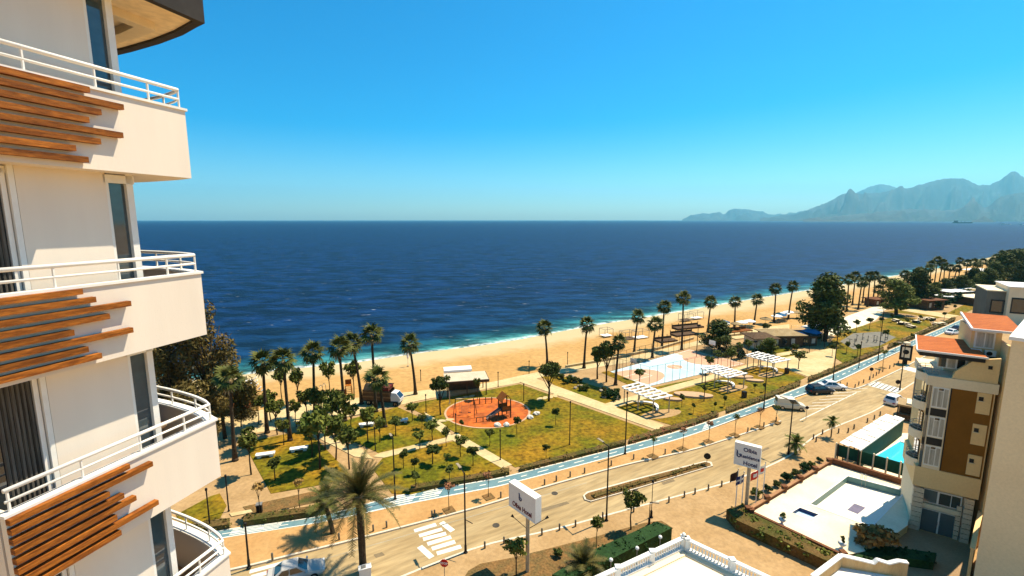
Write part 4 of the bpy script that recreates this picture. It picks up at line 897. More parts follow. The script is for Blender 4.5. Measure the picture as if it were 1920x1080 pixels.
class Kind:
    """one modelled plant; the first use places the model itself, later uses copy it with its parts"""
    def __init__(s, build): s.root = build(); s.used = False
    def put(s, px, py, sc=1.0, label=None, group=None, z=0.0, rz=None, loc=None):
        g = loc or G(px, py, z); rz = random.uniform(0, 6.28) if rz is None else rz
        o = s.root if not s.used else dup(s.root, (g[0], g[1], z), rz, sc)
        s.used = True; o.location = (g[0], g[1], z); o.rotation_euler = (0, 0, rz); o.scale = (sc,) * 3 if not hasattr(sc, '__len__') else sc
        if label: o['label'] = label
        if group: o['group'] = group
        return o
def tree(name, cat, trunk, branches, crown_me, fol, barkm=bark):
    def b():
        t = thing(name, '', cat)
        mb = MB(); 
        for pts, r in [trunk] + branches: mb.tube(pts, r, 7)
        mb.obj('trunk', barkm, t, smoothed=True); mobj('crown', crown_me, fol, t); return t
    return b
def rand_branches(n, z0, z1, reach, r0, seed):
    r = random.Random(seed); out = []
    for i in range(n):
        a = 6.28 * i / n + r.uniform(-.4, .4); zb = z0 + (z1 - z0) * r.uniform(0, .35); q = reach * r.uniform(.6, 1)
        out.append(([(0, 0, zb), (q * .45 * math.cos(a), q * .45 * math.sin(a), zb + (z1 - zb) * .45), (q * math.cos(a), q * math.sin(a), z1 * r.uniform(.85, 1.05))], [r0, r0 * .7, r0 * .3]))
    return out
# --- kinds ------------------------------------------------------------------ (all about unit sized: height given in metres)
LOLLI = [Kind(tree('clipped_tree', 'tree', ([(0, 0, 0), (.03, .02, 1.2), (0, 0, 2.4)], [.075, .06, .05]), rand_branches(4, 1.9, 2.8, .5, .035, s), leaf_cloud(lobes_for(1.0, 1.0, .8, 2.75, 9, s, .42), 900, .15, s), fol_dark)) for s in (1, 2, 3)]
LOOSE = [Kind(tree('small_tree', 'tree', ([(0, 0, 0), (.08, .03, 1.0), (.02, 0, 2.2)], [.07, .055, .04]), rand_branches(5, 1.3, 3.2, .9, .03, s), leaf_cloud(lobes_for(1.15, 1.15, 1.0, 2.7, 9, s, .36), 480, .17, s), fol_mid)) for s in (11, 12, 13)]
BROAD = [Kind(tree('broadleaf_tree', 'tree', ([(0, 0, 0), (.1, .05, 2), (.0, .1, 4.2)], [.26, .2, .15]), rand_branches(7, 2.6, 6.6, 2.2, .09, s), leaf_cloud(lobes_for(2.6, 2.6, 2.0, 6.0, 15, s, .36), 3800, .22, s), fol_dark)) for s in (21,)]
OPEN = [Kind(tree('open_crowned_tree', 'tree', ([(0, 0, 0), (.1, .05, 1.6), (.0, .1, 3.0)], [.17, .13, .1]), rand_branches(8, 1.8, 5.6, 2.1, .07, s), leaf_cloud(lobes_for(2.4, 2.4, 1.6, 4.9, 14, s, .27), 1700, .2, s), fol_dark)) for s in (31, 32)]
PINE = [Kind(tree('casuarina_tree', 'tree', ([(0, 0, 0), (.2, .1, 5), (.1, .2, 11)], [.34, .26, .08]), rand_branches(12, 3.5, 11.5, 2.6, .08, s), leaf_cloud([(random.Random(s * 9 + i).gauss(0, 1.5) * (1.25 - i / 34), random.Random(s * 5 + i).gauss(0, 1.5) * (1.25 - i / 34), 3.0 + i * .41, 1.25 - .012 * i, 1.25 - .012 * i, 1.5) for i in range(26)], 8500, .26, s, .1, .28), fol_olive)) for s in (41, 42)]
OVAL = [Kind(tree('dense_tree', 'tree', ([(0, 0, 0), (.1, .05, 1.2), (.0, .1, 2.6)], [.26, .22, .17]), rand_branches(7, 1.2, 5.5, 1.6, .1, s), leaf_cloud([(1.9 * random.Random(s + i).gauss(0, .55) * (1 - (i / 30) ** 2 * .75), 1.9 * random.Random(s * 3 + i).gauss(0, .55) * (1 - (i / 30) ** 2 * .75), 1.7 + 6.1 * i / 30, 1.05, 1.05, .85) for i in range(31)], 6500, .19, s), m)) for s, m in ((71, fol_dark), (72, fol_mid))]
YOUNG = [Kind(tree('young_street_tree', 'tree', ([(0, 0, 0), (.03, .02, 1.2), (0, 0, 2.3)], [.04, .03, .02]), rand_branches(4, 1.4, 2.9, .45, .015, s), leaf_cloud(lobes_for(.6, .6, .5, 2.6, 6, s, .4), 130, .13, s), m)) for s, m in ((51, fol_red), (52, fol_yellow), (53, fol_mid))]
BUSH = [Kind(tree('round_bush', 'bush', ([(0, 0, 0), (0, 0, .5)], [.06, .04]), [], leaf_cloud(lobes_for(1.0, 1.0, .85, .78, 9, s, .42), 800, .15, s), m)) for s, m in ((61, fol_dark), (62, fol_hedge), (63, fol_yellow))]

# --- fan palms --------------------------------------------------------------
def fan_leaf(seed, n=11):
    r = random.Random(seed); mb = MB(); mb.add([(0, -.02, 0), (0, .02, 0), (.85, .015, .03), (.85, -.015, .03)], [(0, 1, 2, 3)])
    c = Vector((.8, 0, .03))
    for k in range(n):
        a = math.radians(-105 + 210 * k / (n - 1)); L_ = (1.0 - .25 * abs(a) / 1.9) * r.uniform(.88, 1.06)
        d = Vector((math.cos(a), math.sin(a), 0)); s = Vector((-d.y, d.x, 0)) * .105
        m_ = c + d * L_ * .55 + Vector((0, 0, .06)); t = c + d * L_ + Vector((0, 0, -.16 - .12 * r.random()))
        mb.add([c, m_ - s, t, m_ + s], [(0, 1, 3), (1, 2, 3)])
    me = mb.mesh('leaf'); me.materials.append(fol_palm); return me
FAN = [fan_leaf(i) for i in range(3)]
DEAD = fan_leaf(9, 9); DEAD.materials.clear(); DEAD.materials.append(straw)
def fan_crown(seed):
    r = random.Random(seed); mb = MB()
    for k in range(24):
        el = math.radians(78 - 135 * (k / 23) ** .9); az = k * 2.4 + r.uniform(-.2, .2); Mx = Matrix.Translation((0, 0, .1)) @ Matrix.Rotation(az, 4, 'Z') @ Matrix.Rotation(-el, 4, 'Y') @ Matrix.Rotation(r.uniform(-.5, .5), 4, 'X')
        me = FAN[k % 3]; mb.add([tuple(Mx @ v.co) for v in me.vertices], [tuple(p.vertices) for p in me.polygons])
    me = mb.mesh('crown'); me.materials.append(fol_palm); return me
FARCROWN = [fan_crown(i) for i in (3, 4)]
skirt_me = MB().lathe([(.17, -1.5), (.34, -1.2), (.42, -.6), (.36, -.1), (.2, .15)], 9).mesh('dead_leaf_skirt', True); skirt_me.materials.append(straw)
def fan_palm(px, py, top_py, label, group, near=True, lean=0.0, cr=1.0, z=.1):
    g = G(px, py, z); h = ZH(g[0], g[1], top_py) - z - 1.5 * cr; r = random.Random(int(px * 7 + py)); h = max(h, 2.0)
    t = thing('fan_palm', label, 'palm tree', (g[0], g[1], z), 0, group)
    lx, ly = lean + r.uniform(-.7, .7), r.uniform(-.7, .7)
    P = [(lx * (k / 6) ** 1.6, ly * (k / 6) ** 1.5, h * k / 6) for k in range(7)]
    R = [.34, .25, .22, .2, .19, .18, .2]
    MB().lathe([(.42, 0), (.36, .25), (.3, .5)], 9).tube(P, R, 9).obj('trunk', bark, t, smoothed=True)
    topc = Vector(P[-1])
    if near:
        for k in range(26):
            el = math.radians(80 - 138 * (k / 25) ** .85); az = k * 2.4 + r.uniform(-.25, .25)
            Mx = Matrix.Rotation(az, 4, 'Z') @ Matrix.Rotation(-el, 4, 'Y') @ Matrix.Rotation(r.uniform(-.5, .5), 4, 'X')
            mobj('leaf', FAN[k % 3] if k < 22 or r.random() < .35 else DEAD, None, t, tuple(topc + Vector((0, 0, .1))), rot=Mx.to_euler(), scale=cr * 1.25 * r.uniform(.88, 1.1))
        mobj('dead_leaf_skirt', skirt_me, None, t, tuple(topc), scale=(.75, .75, .6))
    else:
        mobj('crown', FARCROWN[int(px) % 2], None, t, tuple(topc), rz=r.uniform(0, 6), scale=cr * 1.3)
    return t
row_l = 'tall slim fan palm in the row along the promenade beside the small park'
for px, py, tp, l in ((501, 812, 662, 'fan palm of the promenade row beside the orange-roofed beach hut'), (544, 827, 657, 'fan palm of the promenade row at the corner of the lawn with two benches'), (591, 781, 648, 'fan palm of the promenade row between the low sand wall and the park thicket'), (647, 790, 637, 'fan palm of the promenade row in front of the lifeguard chair'), (678, 757, 627, 'slender fan palm of the promenade row behind the tail of the old lorry'), (705, 772, 612, 'tallest fan palm of the promenade row, in front of the old lorry')):
    fan_palm(px, py, tp, l, 'fan palms along the promenade', lean=-.3)
fan_palm(441, 864, 690, 'tall fan palm in front of the olive-brown casuarinas on the paved walk', 'fan palms along the promenade')
fan_palm(722, 801, 690, 'fan palm on the lawn edge, its crown level with the parked old truck', 'fan palms along the promenade', lean=-.9)
fan_palm(779, 739, 629, 'lone fan palm on the promenade beside the front of the parked old truck', 'fan palms along the promenade')
fan_palm(1026, 684, 603, 'fan palm rising behind the open-crowned tree by the playground', 'fan palms by the beach')
fan_palm(1095, 690, 597, 'fan palm between the beach and the rock garden', 'fan palms by the beach')
fan_palm(1154, 722, 631, 'shorter fan palm among the rock garden trees beside the court', 'fan palms by the beach', cr=.85)
for px, py, tp, l in ((1189, 662, 584, 'fan palm on the sand in front of the timber cabana frames'), (1223, 671, 596, 'shortest fan palm along the sea side of the ball court fence'), (1241, 652, 565, 'fan palm between the cabanas and the middle of the court fence'), (1278, 656, 549, 'tallest fan palm along the sea side of the ball court fence')):
    fan_palm(px, py, tp, l, 'fan palms behind the ball court')
for px, py, tp, l in ((1327, 622, 558, 'fan palm rising behind the round dark tree'), (1377, 612, 556, 'fan palm on the sand between the round dark tree and the bar platform'), (1414, 608, 553, 'fan palm on the sand behind the stone-fronted bar hut'), (1451, 604, 533, 'tall fan palm on the sand behind the straw-roofed bar'), (1478, 598, 528, 'tall fan palm on the sand beside the very tall green tree')):
    fan_palm(px, py, tp, l, 'fan palms by the beach bar')
for px, py, tp in ((1587, 584, 517), (1598, 572, 511), (1609, 580, 522), (1617, 568, 521), (1626, 575, 511), (1637, 564, 511), (1644, 570, 536), (1654, 562, 519)):
    fan_palm(px, py, tp, 'fan palm in the tight cluster beside the bright white plaza', 'fan palms by the plaza', near=False)
for px, py, tp in ((1664, 562, 524), (1690, 556, 508), (1700, 553, 512), (1722, 549, 502), (1733, 548, 497), (1768, 540, 495), (1828, 532, 490), (1838, 528, 486), (1742, 546, 490), (1750, 545, 482), (1758, 546, 487), (1777, 534, 497), (1786, 537, 498), (1797, 528, 484), (1806, 539, 488), (1817, 532, 486), (1848, 526, 489), (1859, 522, 484), (1866, 518, 478), (1872, 520, 471), (1885, 516, 470), (1893, 520, 474), (1903, 515, 470), (1912, 516, 468)):
    fan_palm(px, py, tp, 'distant fan palm among the far beach gardens', 'distant fan palms', near=False, cr=1.2 if tp < 480 else 1)

# --- date palm at the crossing and other feather palms ------------------------
def frond_mesh(L_, n, seed, droop=1.0, ll=.5):
    r = random.Random(seed); mb = MB(); P = []
    for k in range(9):
        t = k / 8; P.append(Vector((L_ * (t - .12 * t * t * droop), 0, L_ * (.16 * t - .52 * droop * t * t))))
    mb.tube(P, [.035 * (1 - .8 * k / 8) for k in range(9)], 4, False)
    for k in range(n):
        t = .12 + .88 * k / (n - 1); i = min(int(t * 8), 7); f = t * 8 - i; p = P[i] * (1 - f) + P[i + 1] * f; d = (P[i + 1] - P[i]).normalized()
        for s in (-1, 1):
            l = ll * (.55 + .9 * math.sin(math.pi * min(t * .86 + .12, 1))) * r.uniform(.85, 1.1)
            q = p + (d * .62 + Vector((0, s * .78, .22 - .35 * r.random()))) * l; w = d * .036
            mb.add([p - w, p + w, q + w * .2, q - w * .2], [(0, 1, 2, 3)])
    return mb.mesh('frond')
def feather_palm(name, label, px, py, h, L_, n_fr, fol, trunk_r, seed, z=.1, el0=84, el1=-28, n_leaf=34, lean=(0, 0), ll=.5, scars=True):
    g = G(px, py, z); t = thing(name, label, 'palm tree', (g[0], g[1], z)); r = random.Random(seed)
    ms = []
    for k in range(3):
        m_ = frond_mesh(L_, n_leaf, seed + k, (.6, .9, 1.25)[k], ll); m_.materials.append(fol); ms.append(m_)
    P = [(lean[0] * (k / 8) ** 1.4, lean[1] * (k / 8) ** 1.4, h * k / 8) for k in range(9)]
    R = [trunk_r * (1.25 if k == 0 else 1 + .06 * (k % 2)) for k in range(8)] + [trunk_r * 1.35]
    MB().tube(P, R, 10).obj('trunk', bark, t, smoothed=False); tc = Vector(P[-1])
    if scars: MB().lathe([(trunk_r * 1.1, -.5), (trunk_r * 1.7, -.15), (trunk_r * 1.8, .2), (trunk_r * .8, .55)], 10, tuple(tc)).obj('leaf_base_boss', straw, t)
    for k in range(n_fr):
        q = k / (n_fr - 1); el = math.radians(el0 + (el1 - el0) * q ** 1.1 + r.uniform(-5, 5)); az = k * 2.39996 + r.uniform(-.15, .15)
        Mx = Matrix.Rotation(az, 4, 'Z') @ Matrix.Rotation(-el, 4, 'Y') @ Matrix.Rotation(r.uniform(-.35, .35), 4, 'X')
        mobj('frond', ms[0 if el > .9 else 1 if el > .2 else 2], None, t, tuple(tc + Vector((0, 0, .15))), rot=Mx.to_euler(), scale=r.uniform(.85, 1.08) * (.82 if q < .2 else 1))
    return t
g0 = G(681, 1070, .1); hp = ZH(g0[0], g0[1], 938) - .1
feather_palm('date_palm', 'big feathery date palm with a thick dark trunk at the kerb by the crossing', 681, 1070, hp, 4.1, 58, fol_date, .30, 5, n_leaf=44, el1=-6, ll=.44)
feather_palm('cycad_palm', 'bushy yellow-green palm with spiky fronds in the soil bed beside the clipped hedge', 1092, 1078, .7, 2.1, 34, fol_date, .3, 9, n_leaf=26, el1=0, ll=.42, scars=False)
feather_palm('pygmy_palm', 'short drooping palm at the foot of a street lamp on the hotel pavement', 1491, 852, 1.4, 1.5, 26, fol_mid, .16, 12, n_leaf=22, el1=-30, ll=.34, scars=False)
feather_palm('pygmy_palm', 'thin young palm with a drooping head alone on the pavement near the awning', 1558, 820, 2.2, 1.1, 18, fol_mid, .07, 15, n_leaf=18, el1=-45, ll=.3, scars=False)
feather_palm('date_palm', 'small leaning palm behind the big date palm casting a shadow on the pavement', 624, 1000, 3.0, 2.5, 30, fol_palm, .2, 18, n_leaf=30, el1=-30, ll=.45, lean=(-.7, .2))

# --- trees -------------------------------------------------------------------
PINE[0].put(395, 812, (1.35, 1.35, 1.30), 'tall olive-brown casuarina tree, highest of the clump beside the tower', z=.1, rz=.4)
PINE[1].put(330, 815, (1.25, 1.25, 1.02), 'wide olive-brown casuarina half hidden behind the tower balconies', z=.1)
PINE[0].put(268, 800, (1.2, 1.2, .9), 'lower olive casuarina seen past the window post of the tower balcony', z=.1)
PINE[1].put(422, 822, (.8, .8, .72), 'short shaggy casuarina at the paved walk beside a fan palm', z=.1, rz=2)
OVAL[0].put(1545, 640, (2.35, 2.35, 2.0), 'very tall dense green tree towering over the beach bar', z=.1)
OVAL[0].put(1347, 660, (1.62, 1.62, .88), 'round dark dense tree beside the beach huts and court', z=.1)
OVAL[1].put(1680, 590, (2.1, 2.1, 1.35), 'leafy dark tree on the lawn side of the plaza palms', z=.1, rz=1)
OVAL[0].put(1716, 575, (1.8, 1.8, 1.6), 'darkest tall tree behind the small kiosk', z=.1, rz=2)
OPEN[0].put(1029, 752, (1.1, 1.1, 1.12), 'open-crowned tree on the lawn path corner beside the playground', z=.18, rz=.5)
OPEN[1].put(1137, 716, (1.05, 1.05, 1.25), 'dark tree with open crown in the rock garden beside the court', z=.18)
BROAD[0].put(1120, 710, (.7, .7, .82), 'compact dark tree among the rocks beside the path', z=.18, rz=3)
OPEN[0].put(826, 778, (.78, .78, 1.02), 'ragged tree on the playground lawn in front of the flat-roofed shelter', z=.18, rz=2.2)
LOOSE[0].put(895, 750, (.7, .7, 1.1), 'small forked tree in front of the flat-roofed beach shelter', z=.18)
OPEN[1].put(1300 + 135, 630, (.6, .6, .55), 'sparse tree against the beach bar roof', z=.1, rz=1.2)
for px, py, s, l in ((529, 752, 1.25, 'thin pale-trunked tree at the sand edge between two fan palms'), (560, 757, 1.3, 'dark-leaved slim tree at the sand edge by the low wall'), (618, 748, 1.45, 'slender tree beside the beach showers'), (474, 775, 1.0, 'scrubby low tree beside the sunken hut'), (664, 748, 1.5, 'thin tree standing behind the old truck')):
    LOOSE[px % 3].put(px, py, (s, s, s * 1.3), l, z=.1)
for px, py, s, l in ((600, 800, 1.5, 'bushy green tree at the corner of the park path'), (520, 815, 1.35, 'leafy tree at the lawn edge under the fan palms'), (640, 830, 1.9, 'spreading leafy tree behind the big date palm'), (600, 880, 2.0, 'dark leafy tree on the lawn behind the date palm fronds'), (471, 890, 1.45, 'leafy tree on paving with a ragged round shadow'), (690, 830, 1.3, 'loose green tree beside the stone bench')):
    LOOSE[px % 3].put(px, py, (s, s, s * 1.12), l, z=.13)
for i, (px, py, s, l) in enumerate([(485, 795, 1.2, 'a'), (508, 790, 1.3, 'a'), (556, 800, 1.1, 'a'), (575, 790, 1.4, 'a'), (610, 785, 1.2, 'a'), (625, 812, 1.5, 'a'), (660, 812, 1.2, 'a'), (452, 800, 1.3, 'a'), (532, 835, 1.0, 'a'), (610, 845, 1.5, 'a'), (630, 862, 1.6, 'a'), (585, 858, 1.3, 'a'), (655, 880, 1.5, 'a'), (712, 830, 1.0, 'a')]):
    LOOSE[(i + 1) % 3].put(px, py, (s, s, s * 1.05), 'leafy small tree in the thicket between the fan palms and the date palm', 'small trees of the park thicket', .13)
# clipped ball trees of the park
lol = [(742, 817, 789), (773, 790, 765), (791, 803, 781), (787, 842, 817), (757, 878, 852), (778, 890, 868), (811, 870, 840), (837, 837, 812), (838, 873, 855), (864, 856, 823), (887, 873, 842), (843, 906, 878), (780, 918, 893), (811, 826, 795), (918, 836, 810)]
for i, (px, py, cy) in enumerate(lol):
    g = G(px, py, .18); h = ZH(g[0], g[1], cy) - .18; s = max(h / 2.75, .45)
    (LOLLI + LOOSE)[(i * 5) % 6].put(px, py, (s * random.uniform(.95, 1.45),) * 2 + (s * random.uniform(.92, 1.12),), 'small clipped ball tree in the grove between the two concrete paths', 'clipped ball trees of the grove', .18)
for i, (px, py, cy, l) in enumerate([(516, 901, 866, 'single clipped ball tree in the middle of the lawn with two white benches'), (969, 814, 788, 'clipped ball tree beside the white boulders of the playground'), (1042, 797, 771, 'slim clipped tree alone on the open lawn beside the playground'), (1024, 862, 838, 'tiny clipped sapling at the edge of the open lawn by the hedge'), (866, 810, 792, 'bare forked little tree by the rim of the orange playground')]):
    g = G(px, py, .18); h = ZH(g[0], g[1], cy) - .18; s = max(h / 2.75, .3)
    LOLLI[i % 3].put(px, py, (s * (1.15 if i == 0 else .8),) * 2 + (s,), l, None, .18)
for i, (px, py, cy) in enumerate([(1278, 764, 744), (1320, 745, 728), (1358, 762, 746), (1415, 735, 722), (1300, 775, 760), (1340, 770, 757), (1395, 718, 700), (1432, 735, 722)]):
    g = G(px, py, .18); h = ZH(g[0], g[1], cy) - .18; s = max(h / 2.75, .35); LOLLI[i % 3].put(px, py, (s * .85, s * .85, s), 'small clipped tree on the lawn among the white pergolas', 'clipped trees by the pergolas', .18)
for i, (px, py, cy) in enumerate([(1605, 622, 604), (1651, 612, 598), (1672, 604, 591), (1659, 640, 622), (1607, 668, 650), (1587, 662, 645), (1678, 658, 645), (1630, 618, 600), (1560, 668, 650), (1700, 612, 600), (1725, 606, 594), (1745, 612, 600), (1710, 640, 628), (1770, 600, 588), (1790, 585, 574)]):
    g = G(px, py, .18); h = ZH(g[0], g[1], cy) - .18; s = max(h / 2.75, .5); LOLLI[i % 3].put(px, py, (s * .95, s * .95, s), 'small dark clipped tree on the far exercise lawn', 'clipped trees of the far lawn', .18)
for i, (px, py, l) in enumerate([(1330, 700, 'a'), (1345, 690, 'a'), (1370, 690, 'a'), (1385, 672, 'a'), (1402, 668, 'a')]):
    LOOSE[i % 3].put(px, py, 1.0 + .1 * (i % 3), 'loose green sapling between the ball court and the pergolas', 'saplings beside the court', .18)
OVAL[1].put(1440, 668, (.9, .9, .5), 'bright rounded tree on the square lawn behind the pergolas', z=.18, rz=4)
LOOSE[1].put(1199, 722, (1.0, 1.0, .9), 'yellow-green shrub tree at the corner of the ball court fence', z=.18)
LOOSE[2].put(1497, 692, (1.3, 1.3, 1.1), 'dark twisted tree on the paved square behind the pergolas', z=.18)
# young street trees in their pits on the far pavement
young = [(842, 957, 0, 1.05), (916, 932, 0, 1.0), (1224, 856, 2, .95), (1280, 842, 0, 1.0), (1329, 828, 0, 1.0), (1378, 816, 2, 1.05), (1424, 801, 0, 1.0), (1455, 792, 2, .9), (1655, 690, 2, 1.3)]
for px, py, k, s in young:
    YOUNG[k].put(px, py, s, 'thin staked young street tree in a square pit between cycle lane and road', 'young street trees on the far pavement', Z_PAV)
    g = G(px, py, Z_PAV); pit = MB().box((0, 0, .03), (1.1, 1.1, .06)).obj('tree_pit', soil, None, (g[0], g[1], Z_PAV), .55); tag(pit, 'square of bare soil around a young street tree', 'tree pit', 'tree pits on the far pavement')
YOUNG[1].put(487, 966, 1.25, 'young tree with pale yellow leaves beside the black litter bin', None, Z_PAV)
YOUNG[1].put(562, 952, 1.1, 'young tree with dry yellow leaves in the planted strip behind the cycle lane', None, Z_PAV)
# near pavement
LOOSE[0].put(1183, 992, (1.15, 1.15, 1.18), 'round green tree at the edge of the soil bed near the tall lamp', z=.2)
LOOSE[1].put(1119, 1022, (.62, .62, .85), 'small green sapling in the soil bed beside the clipped hedge', z=.2)
LOOSE[2].put(968, 1078, (.9, .9, .95), 'little leafy tree beside the post of the crossing hotel sign', z=.2)
BUSH[0].put(1045, 1043, .5, 'small green tuft bush on the bare soil bed', z=.2)
for i, (px, py, r_) in enumerate([(1418, 932, 11), (1440, 922, 9), (1457, 913, 8), (1476, 903, 12), (1493, 894, 9), (1507, 884, 11), (1520, 877, 8), (1537, 867, 6)]):
    g = G(px, py, .13); s = r_ * math.hypot(*g) / F * .95; BUSH[i % 2].put(px, py, s, 'round dark bush in the row outside the red-brown terrace wall', 'round bushes along the terrace wall', .13, loc=(g[0], g[1]))
BUSH[2].put(1632, 1030, 1.75, 'large bush with golden dry leaves at the corner of the pool terrace', z=.13)
u1 = urn(1466, 984, 'white urn with a dark round plant on the edge of the pool terrace')
mobj('plant', leaf_cloud(lobes_for(.38, .38, .35, .95, 5, 77, .4), 160, .1, 77), fol_dark, u1)
u2 = urn(1578, 1030, 'white urn with a spiky plant at the near corner of the pool terrace')
mobj('plant', leaf_cloud(lobes_for(.2, .2, .5, 1.05, 4, 78, .4), 90, .1, 78), fol_dark, u2)
# far shrubs and trees of the gardens beyond
for i in range(52):
    t = random.random(); px = 1700 + 215 * t + random.uniform(-12, 12); py = 566 - 52 * t + random.uniform(-8, 26)
    BUSH[i % 2].put(px, py, random.uniform(1.4, 3.2), 'dark garden shrub among the far beach gardens', 'far garden shrubs', 0)
for i, (px, py, s) in enumerate([(1880, 530, 2.4), (1905, 528, 2.6), (1890, 520, 2.2), (1860, 534, 1.8), (1915, 540, 2.0), (1835, 545, 1.3), (1770, 556, 1.2), (1750, 562, 1.1), (1800, 552, 1.3), (1822, 540, 1.5), (1850, 545, 1.6)]):
    OVAL[i % 2].put(px, py, (s, s, s * .72), 'distant dark tree in the far beach gardens', 'distant trees', 0)
for i in range(16):
    px = 1350 + 190 * random.random(); py = 668 - (px - 1350) * .17 + random.uniform(-4, 12); BUSH[i % 2].put(px, py, random.uniform(.6, 1.1), 'low shrub around the beach bar', 'shrubs around the beach bar', .1)
for i in range(22):                              # rock garden planting
    px = random.uniform(1040, 1165); py = 706 + (px - 1040) * .34 + random.uniform(-9, 9); BUSH[i % 2].put(px, py, random.uniform(.35, .85), 'low dark shrub in the rock garden beside the path', 'rock garden shrubs', .18)
def boulder(px, py, s, label, group, mat=rock, z=.18):
    g = G(px, py, z); mb = MB().sphere((0, 0, s * .3), s, 9, 6, (1, .8, .6), .16); mb.obj('boulder', mat, None, (g[0], g[1], z), random.uniform(0, 6), label=label, cat='boulder', group=group)
for i in range(18):
    px = random.uniform(1050, 1160); boulder(px, 712 + (px - 1050) * .33 + random.uniform(-10, 8), random.uniform(.3, .75), 'tan rock lying in the rock garden beside the path', 'rocks of the rock garden')
wstone = M('white_boulder', (.7, .66, .56), (.6, .56, .47), 1, .8, .3, 6)
for px, py in ((933, 799), (950, 798), (994, 784), (1006, 777)): boulder(px, py, .55, 'pale boulder seat at the rim of the orange playground', 'pale boulders round the playground', wstone)

# --- hedges -------------------------------------------------------------------
def leafy_hedge(name, label, poly, z0, h, dens, leaf, body_m, leaf_m, group=None, seed=1, cat='hedge'):
    """clipped body with loose leaves breaking its outline"""
    c = (sum(p[0] for p in poly) / len(poly), sum(p[1] for p in poly) / len(poly)); L_ = [(p[0] - c[0], p[1] - c[1]) for p in poly]
    t = thing(name, label, cat, (c[0], c[1], z0), 0, group); MB().prism(L_, 0, h).obj('body', body_m, t)
    r = np.random.default_rng(seed); n = len(L_); lob = []
    xs = [p[0] for p in L_]; ys = [p[1] for p in L_]
    def inside(x, y):
        k = False
        for i in range(n):
            a, b = L_[i], L_[(i + 1) % n]
            if (a[1] > y) != (b[1] > y) and x < (b[0] - a[0]) * (y - a[1]) / (b[1] - a[1]) + a[0]: k = not k
        return k
    for i in range(n):
        a, b = L_[i], L_[(i + 1) % n]; ln = math.dist(a, b)
        for k in range(max(1, int(ln * 1.4))):
            q = r.random(); lob.append((a[0] + (b[0] - a[0]) * q, a[1] + (b[1] - a[1]) * q, h * r.uniform(.3, .95), .22, .22, .25))
    for k in range(int((max(xs) - min(xs)) * (max(ys) - min(ys)) * 2)):
        x, y = r.uniform(min(xs), max(xs)), r.uniform(min(ys), max(ys))
        if inside(x, y): lob.append((x, y, h, .35, .35, .12))
    mobj('leaves', leaf_cloud(lob, max(60, int(len(lob) * dens)), leaf, seed), leaf_m, t); return t
def lane_hedge(x0, x1, w, label, leaf_m, h=.55, seed=1):
    A = [(x, np.interp(x, [p[0] for p in bike_far], [p[1] for p in bike_far])) for x in np.linspace(x0, x1, 9)]
    ppx = [(x, y - 3) for x, y in A] + [(x, y - 3 - w) for x, y in A[::-1]]
    leafy_hedge('hedge', label, [G(x, y, .3) for x, y in ppx], Z_PAV, h, 9, .13, dry_hedge, leaf_m, None, seed)
lane_hedge(457, 610, 11, 'low green hedge along the cycle lane behind the small leaning palm', fol_mid, .6, 3)
lane_hedge(770, 955, 8, 'low dry hedge along the cycle lane below the ball tree grove', fol_olive, .45, 4)
lane_hedge(975, 1172, 7, 'low patchy hedge along the cycle lane below the playground lawn', fol_olive, .4, 5)
lane_hedge(1180, 1345, 8, 'low reddish-brown hedge along the cycle lane below the pergolas', fol_red, .4, 6)
lane_hedge(1362, 1500, 8, 'low hedge along the cycle lane behind the parked van', fol_olive, .4, 7)
lane_hedge(1516, 1655, 6, 'low hedge along the cycle lane below the exercise lawn', fol_olive, .5, 8)
lane_hedge(1665, 1790, 5, 'far low hedge beside the cycle lane near the parked cars', fol_olive, .6, 9)
lane_hedge(340, 430, 12, 'low dry hedge along the cycle lane under the tower', fol_olive, .5, 10)
leafy_hedge('hedge', 'long leafy hedge in front of the pool terrace wall beside the forecourt', [G(x, y, 1.0) for x, y in [(1362, 958), (1392, 948), (1408, 962), (1580, 1050), (1566, 1062), (1380, 978)]], Z_PAV, 1.05, 12, .17, dry_hedge, fol_mid, None, 20)
leafy_hedge('hedge', 'dense dark green clipped hedge block beside the white balustrade', [G(x, y, 1.4) for x, y in [(1232, 978), (1260, 990), (1140, 1052), (1070, 1085), (1035, 1078), (1111, 1032)]], Z_PAV, 1.3, 10, .12, fol_hedge, fol_hedge, None, 21)
leafy_hedge('hedge', 'scrubby low hedge at the dark driveway of the hotel', [G(x, y, .5) for x, y in [(1600, 1050), (1650, 1030), (1755, 1045), (1750, 1062), (1660, 1050), (1620, 1066)]], Z_PAV, .8, 8, .16, fol_hedge, fol_hedge, None, 22)
struct('soil_bed', MB().prism([G(x, y, .18) for x, y in [(878, 1070), (900, 1057), (963, 1045), (1117, 1006), (1209, 980), (1240, 976), (1262, 990), (1130, 1062), (1060, 1100), (860, 1100)]], 0, .18), soil)
struct('soil_bed', MB().prism([G(x, y, .18) for x, y in [(455, 950), (600, 918), (640, 910), (650, 916), (610, 938), (470, 966)]], 0, .175), soil)
mdh = leafy_hedge('median_shrubs', 'low dry planting along the kerbed median island', [G(x, y, .3) for x, y in [(1110, 928), (1200, 902), (1320, 868), (1323, 870), (1200, 907), (1114, 933)]], .2, .14, 8, .12, dry_hedge, fol_olive, None, 23, 'shrub')
struct('driveway', MB().prism([G(x, y, .15) for x, y in [(1640, 1032), (1702, 988), (1822, 1024), (1815, 1085), (1590, 1085)]], 0, .15), M('driveway_paving', (.34, .22, .12), (.29, .19, .10), .5, .9, .2, 8, fine=.12))
